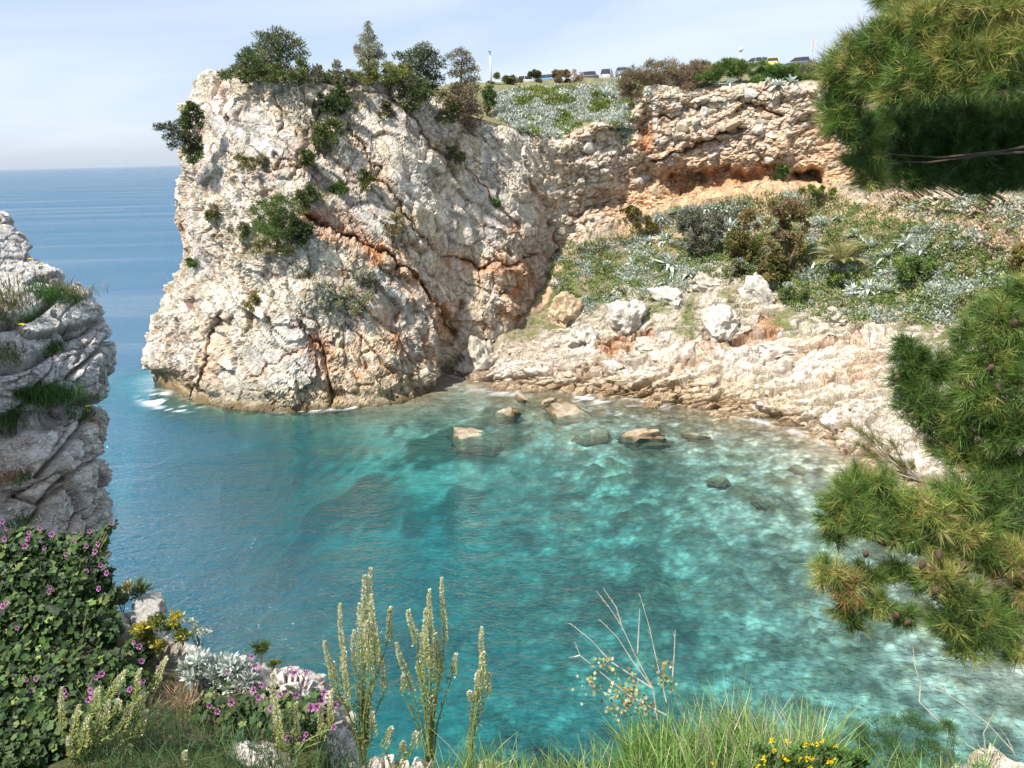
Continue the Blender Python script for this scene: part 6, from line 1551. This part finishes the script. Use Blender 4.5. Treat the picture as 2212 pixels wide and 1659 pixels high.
# ---- fennel, trefoil and leafy plants at the lower right
near_shrub('fennel', 'feathery dark green fennel at the bottom right', 'plant', (1950,1680), 3.7, (1925,1600,100,62), 7000, ((.07, .15, .05), (.10, .19, .06), (.05, .11, .04)), .035, .0011, None, 34, .6)
near_shrub('fennel', 'smaller feathery fennel beside the first, nearer the bare twig', 'plant', (2050,1680), 3.7, (2030,1610,50,56), 3000, ((.07, .15, .05), (.10, .19, .06)), .035, .0011, None, 16, .6)
tr_ = near_shrub('trefoil', 'low leafy plant with bright yellow flowers at the bottom edge', 'wildflower', (1720,1700), 3.2, (1730,1642,150,34), 4200, ((.08, .16, .04), (.12, .22, .06), MID), .022, .007, None, 34)
yf = MB()
for i in range(3):
    a = i * 2.1; yf.add([(0, 0, 0), (.010 * math.cos(a) - .004, .010 * math.sin(a), .008), (.016 * math.cos(a), .016 * math.sin(a), .014), (.010 * math.cos(a) + .004, .010 * math.sin(a), .010)], [[0, 1, 2, 3]], (.80, .62, .02))
    yf.add([(0, 0, .002), (.008 * math.cos(a + 1), .008 * math.sin(a + 1), .016), (.004 * math.cos(a + 1), .004 * math.sin(a + 1), .018), (-.004, .004, .012)], [[0, 1, 2, 3]], (.78, .52, .01))
YF = yf.mesh('flower', M_PETAL)
bt = Vector(tr_.location)
for (x, y) in [(1666,1605),(1672,1600),(1668,1620),(1700,1606),(1736,1608),(1744,1612),(1749,1606),(1650,1648),(1654,1640),(1690,1638),(1698,1646),(1741,1640),(1750,1640),(1770,1608),(1780,1606),(1800,1612),(1797,1652),(1800,1642),(1636,1655),(1746,1656),(1725,1640),(1742,1634),(1536,1646),(1794,1645)]:
    o = obj('flower', YF, tr_); o.location = at(x, y, 3.05) - bt; o.rotation_euler = (-.9 + random.uniform(-.4, .4), random.uniform(-.5, .5), random.uniform(0, 6)); o.scale = (1.15,) * 3
# dry thistle with pale stalks and a few yellowing leaves
def twigs(name, label, base_px, Y, lines, r, col, cat='stalks'):
    base = at(*base_px, Y); t = thing(name, label, cat, base)
    for ln in lines:
        pts = [at(x, y, Y) - base for x, y in ln]; m = len(pts); mb = MB()
        mb.tube(pts, [r * (1 - .7 * i / (m - 1)) for i in range(m)], col, 5)
        for i in range(1, m):
            for _ in range(3):
                f_ = random.random(); q = pts[i - 1].lerp(pts[i], f_); d = (pts[i] - pts[i - 1]).normalized() + Vector((random.uniform(-.8, .8), random.uniform(-.4, .4), random.uniform(-.2, .5)))
                mb.tube([q, q + d * random.uniform(.008, .022)], [r * .4, r * .15], col, 4)
        mb.build('stalk', M_BARK, t)
    return t
z2 = lambda L_: [(1152 + a * .4792, 1209.6 + b * .4792) for a, b in L_]
th = twigs('dry_thistle', 'dry branching thistle with pale stalks and yellowing leaves above the grass', (1425,1580), 3.7,
  [z2([(560,720),(540,580),(460,430),(400,300),(340,210),(285,140)]), z2([(400,300),(375,215),(320,135)]), z2([(540,580),(450,460),(380,350),(300,270)]), z2([(540,580),(350,460),(260,360),(165,285)]), z2([(600,700),(430,610),(320,520),(210,430),(190,375)]), z2([(210,430),(170,440)]),
   z2([(600,640),(560,470),(520,290),(480,155)]), z2([(470,420),(480,220)]), z2([(625,560),(635,430),(640,315)]), z2([(480,680),(440,650),(300,590),(250,560)])], .0042, (.56, .49, .40))
bth = Vector(th.location)
LP, LN = [], []
for cx, cy, k, sp in [(325,460,26,22),(270,560,34,30),(440,570,40,34),(400,660,40,36),(500,660,40,36),(585,490,30,24),(590,560,24,24),(440,620,24,30),(370,600,22,26)]:
    for _ in range(k): x, y = z2([(cx + random.gauss(0, sp), cy + random.gauss(0, sp))])[0]; LP.append(tuple(at(x, y, 3.68 + random.uniform(-.05, .05)))); LN.append((random.gauss(0, .5), -.6, random.gauss(.5, .5)))
m = len(LP); V, Fq, C = lobed(np.array(LP), np.array(LN), rng.uniform(.006, .014, m), pick([(.34, .33, .16), (.26, .30, .12), (.36, .25, .10), (.20, .26, .09), (.44, .42, .26)], m))
obj('leaves', np_mesh('leaves', V - np.array(bth), Fq, C, False, M_LEAF), th, 'stuff')
twigs('bare_twig', 'long bare white twig rising beside the fennel', (2010,1640), 3.8, [z2([(1900,800),(1820,720),(1740,640),(1745,560),(1720,480),(1712,390)]), z2([(2110,915),(2000,860),(1900,800)])], .0055, (.56, .50, .42), 'twig')
twigs('dry_umbel', 'dry umbel with thin stalk at the right of the bottom edge', (2110,1659), 3.7, [z2([(2160,860),(2050,740),(1950,660),(1860,600),(1780,570)]), z2([(1860,600),(1840,525)]), z2([(1860,600),(1810,550)]), z2([(2040,880),(2030,780),(2080,680)]), z2([(2070,900),(2010,840),(1980,770)]), z2([(2170,880),(2140,810),(2105,760)])], .0035, (.52, .48, .42), 'stalks')

# ---- tufts growing on the grey crag
def crag_tuft(label, px, py, w_, h_, n, cols, ln=.14, name='grass_tuft', wd=.004):
    h = hit(px, py, 'D') or hit(px, py, 'CD'); b = h[0] if h else at(px, py, 8.5); s = b.y / F
    t = thing(name, label, 'grass', b)
    P = np.array(b) + rng.normal(0, 1, (n, 3)) * np.array([w_ * s * .5, .10, h_ * s * .28]); P[:, 1] -= .05
    le = rng.normal(0, .45, (n, 3)); le[:, 2] = 0; le += np.array([.15, -.25, 0])
    V, Fq, C = blades(P, rng.uniform(.4, 1.2, n) * ln, np.full(n, wd), le, pick(cols, n)); obj('blades', np_mesh('blades', local(V, b), Fq, C, False, M_GRASS), t, 'stuff')
GC = [(.06, .15, .03), (.09, .20, .04), (.05, .11, .03)]; DRY = [(.32, .25, .14), (.24, .17, .10), (.40, .33, .20)]
crag_tuft('bright green grass tuft high on the right shoulder of the crag', 105, 640, 60, 34, 900, GC)
crag_tuft('straw-coloured grass along the shoulder beside the high green tuft', 150, 635, 60, 30, 300, DRY)
crag_tuft('small green grass tuft at the right end of the crag shoulder', 165, 650, 20, 14, 220, GC, .10)
crag_tuft('brown dead grass at the left edge of the crag, high up', 22, 660, 50, 80, 800, DRY + GC)
crag_tuft('green weed below the shoulder of the crag', 66, 690, 26, 30, 300, GC)
crag_tuft('small green weed on the crag face beside the cracks', 128, 752, 26, 24, 260, GC, .12)
crag_tuft('dry weed at the left edge in the middle of the crag', 18, 770, 40, 40, 380, DRY + GC)
crag_tuft('widest green grass patch on the middle ledge of the crag', 85, 860, 100, 40, 1900, GC, .17)
crag_tuft('green plant at the left edge below the middle ledge', 15, 900, 40, 60, 700, GC, .12)
crag_tuft('small green plant at the right end of the middle ledge', 182, 895, 24, 40, 420, GC, .12)
crag_tuft('rusty brown dead tuft low on the crag', 30, 1028, 30, 16, 260, [(.30, .15, .07), (.26, .17, .08)], .09)
crag_tuft('small green weed beside the rusty tuft', 55, 1032, 16, 20, 120, GC, .09)
crag_tuft('green weed on the foot of the crag above the mallow', 45, 1130, 30, 26, 260, GC, .1)
for i, (x, y, lb) in enumerate([(66,560,'left of the two yellow flowers at the crag top'), (90,570,'right of the two yellow flowers at the crag top'), (46,701,'yellow flower near the left edge of the crag'), (190,878,'left of the two yellow flowers at the crag ledge'), (218,880,'right of the two yellow flowers at the crag ledge')]):
    h = hit(x, y + 14, 'D'); b = h[0] if h else at(x, y + 14, 9); e = at(x, y, b.y - .1) - b; t = thing('yellow_flower', lb, 'flower', b, 'yellow flowers on the crag')
    mb = MB(); mb.tube([(0, 0, 0), e * .6 + Vector((.01, 0, 0)), e], .002, (.16, .2, .07), 4); mb.build('stem', M_BARK, t)
    mb = MB(); mb.tube([e, e + Vector((0, 0, .008)), e + Vector((0, 0, .012))], [.012, .034, .018], (.80, .64, .03), 12); mb.build('flower_head', M_PETAL, t)
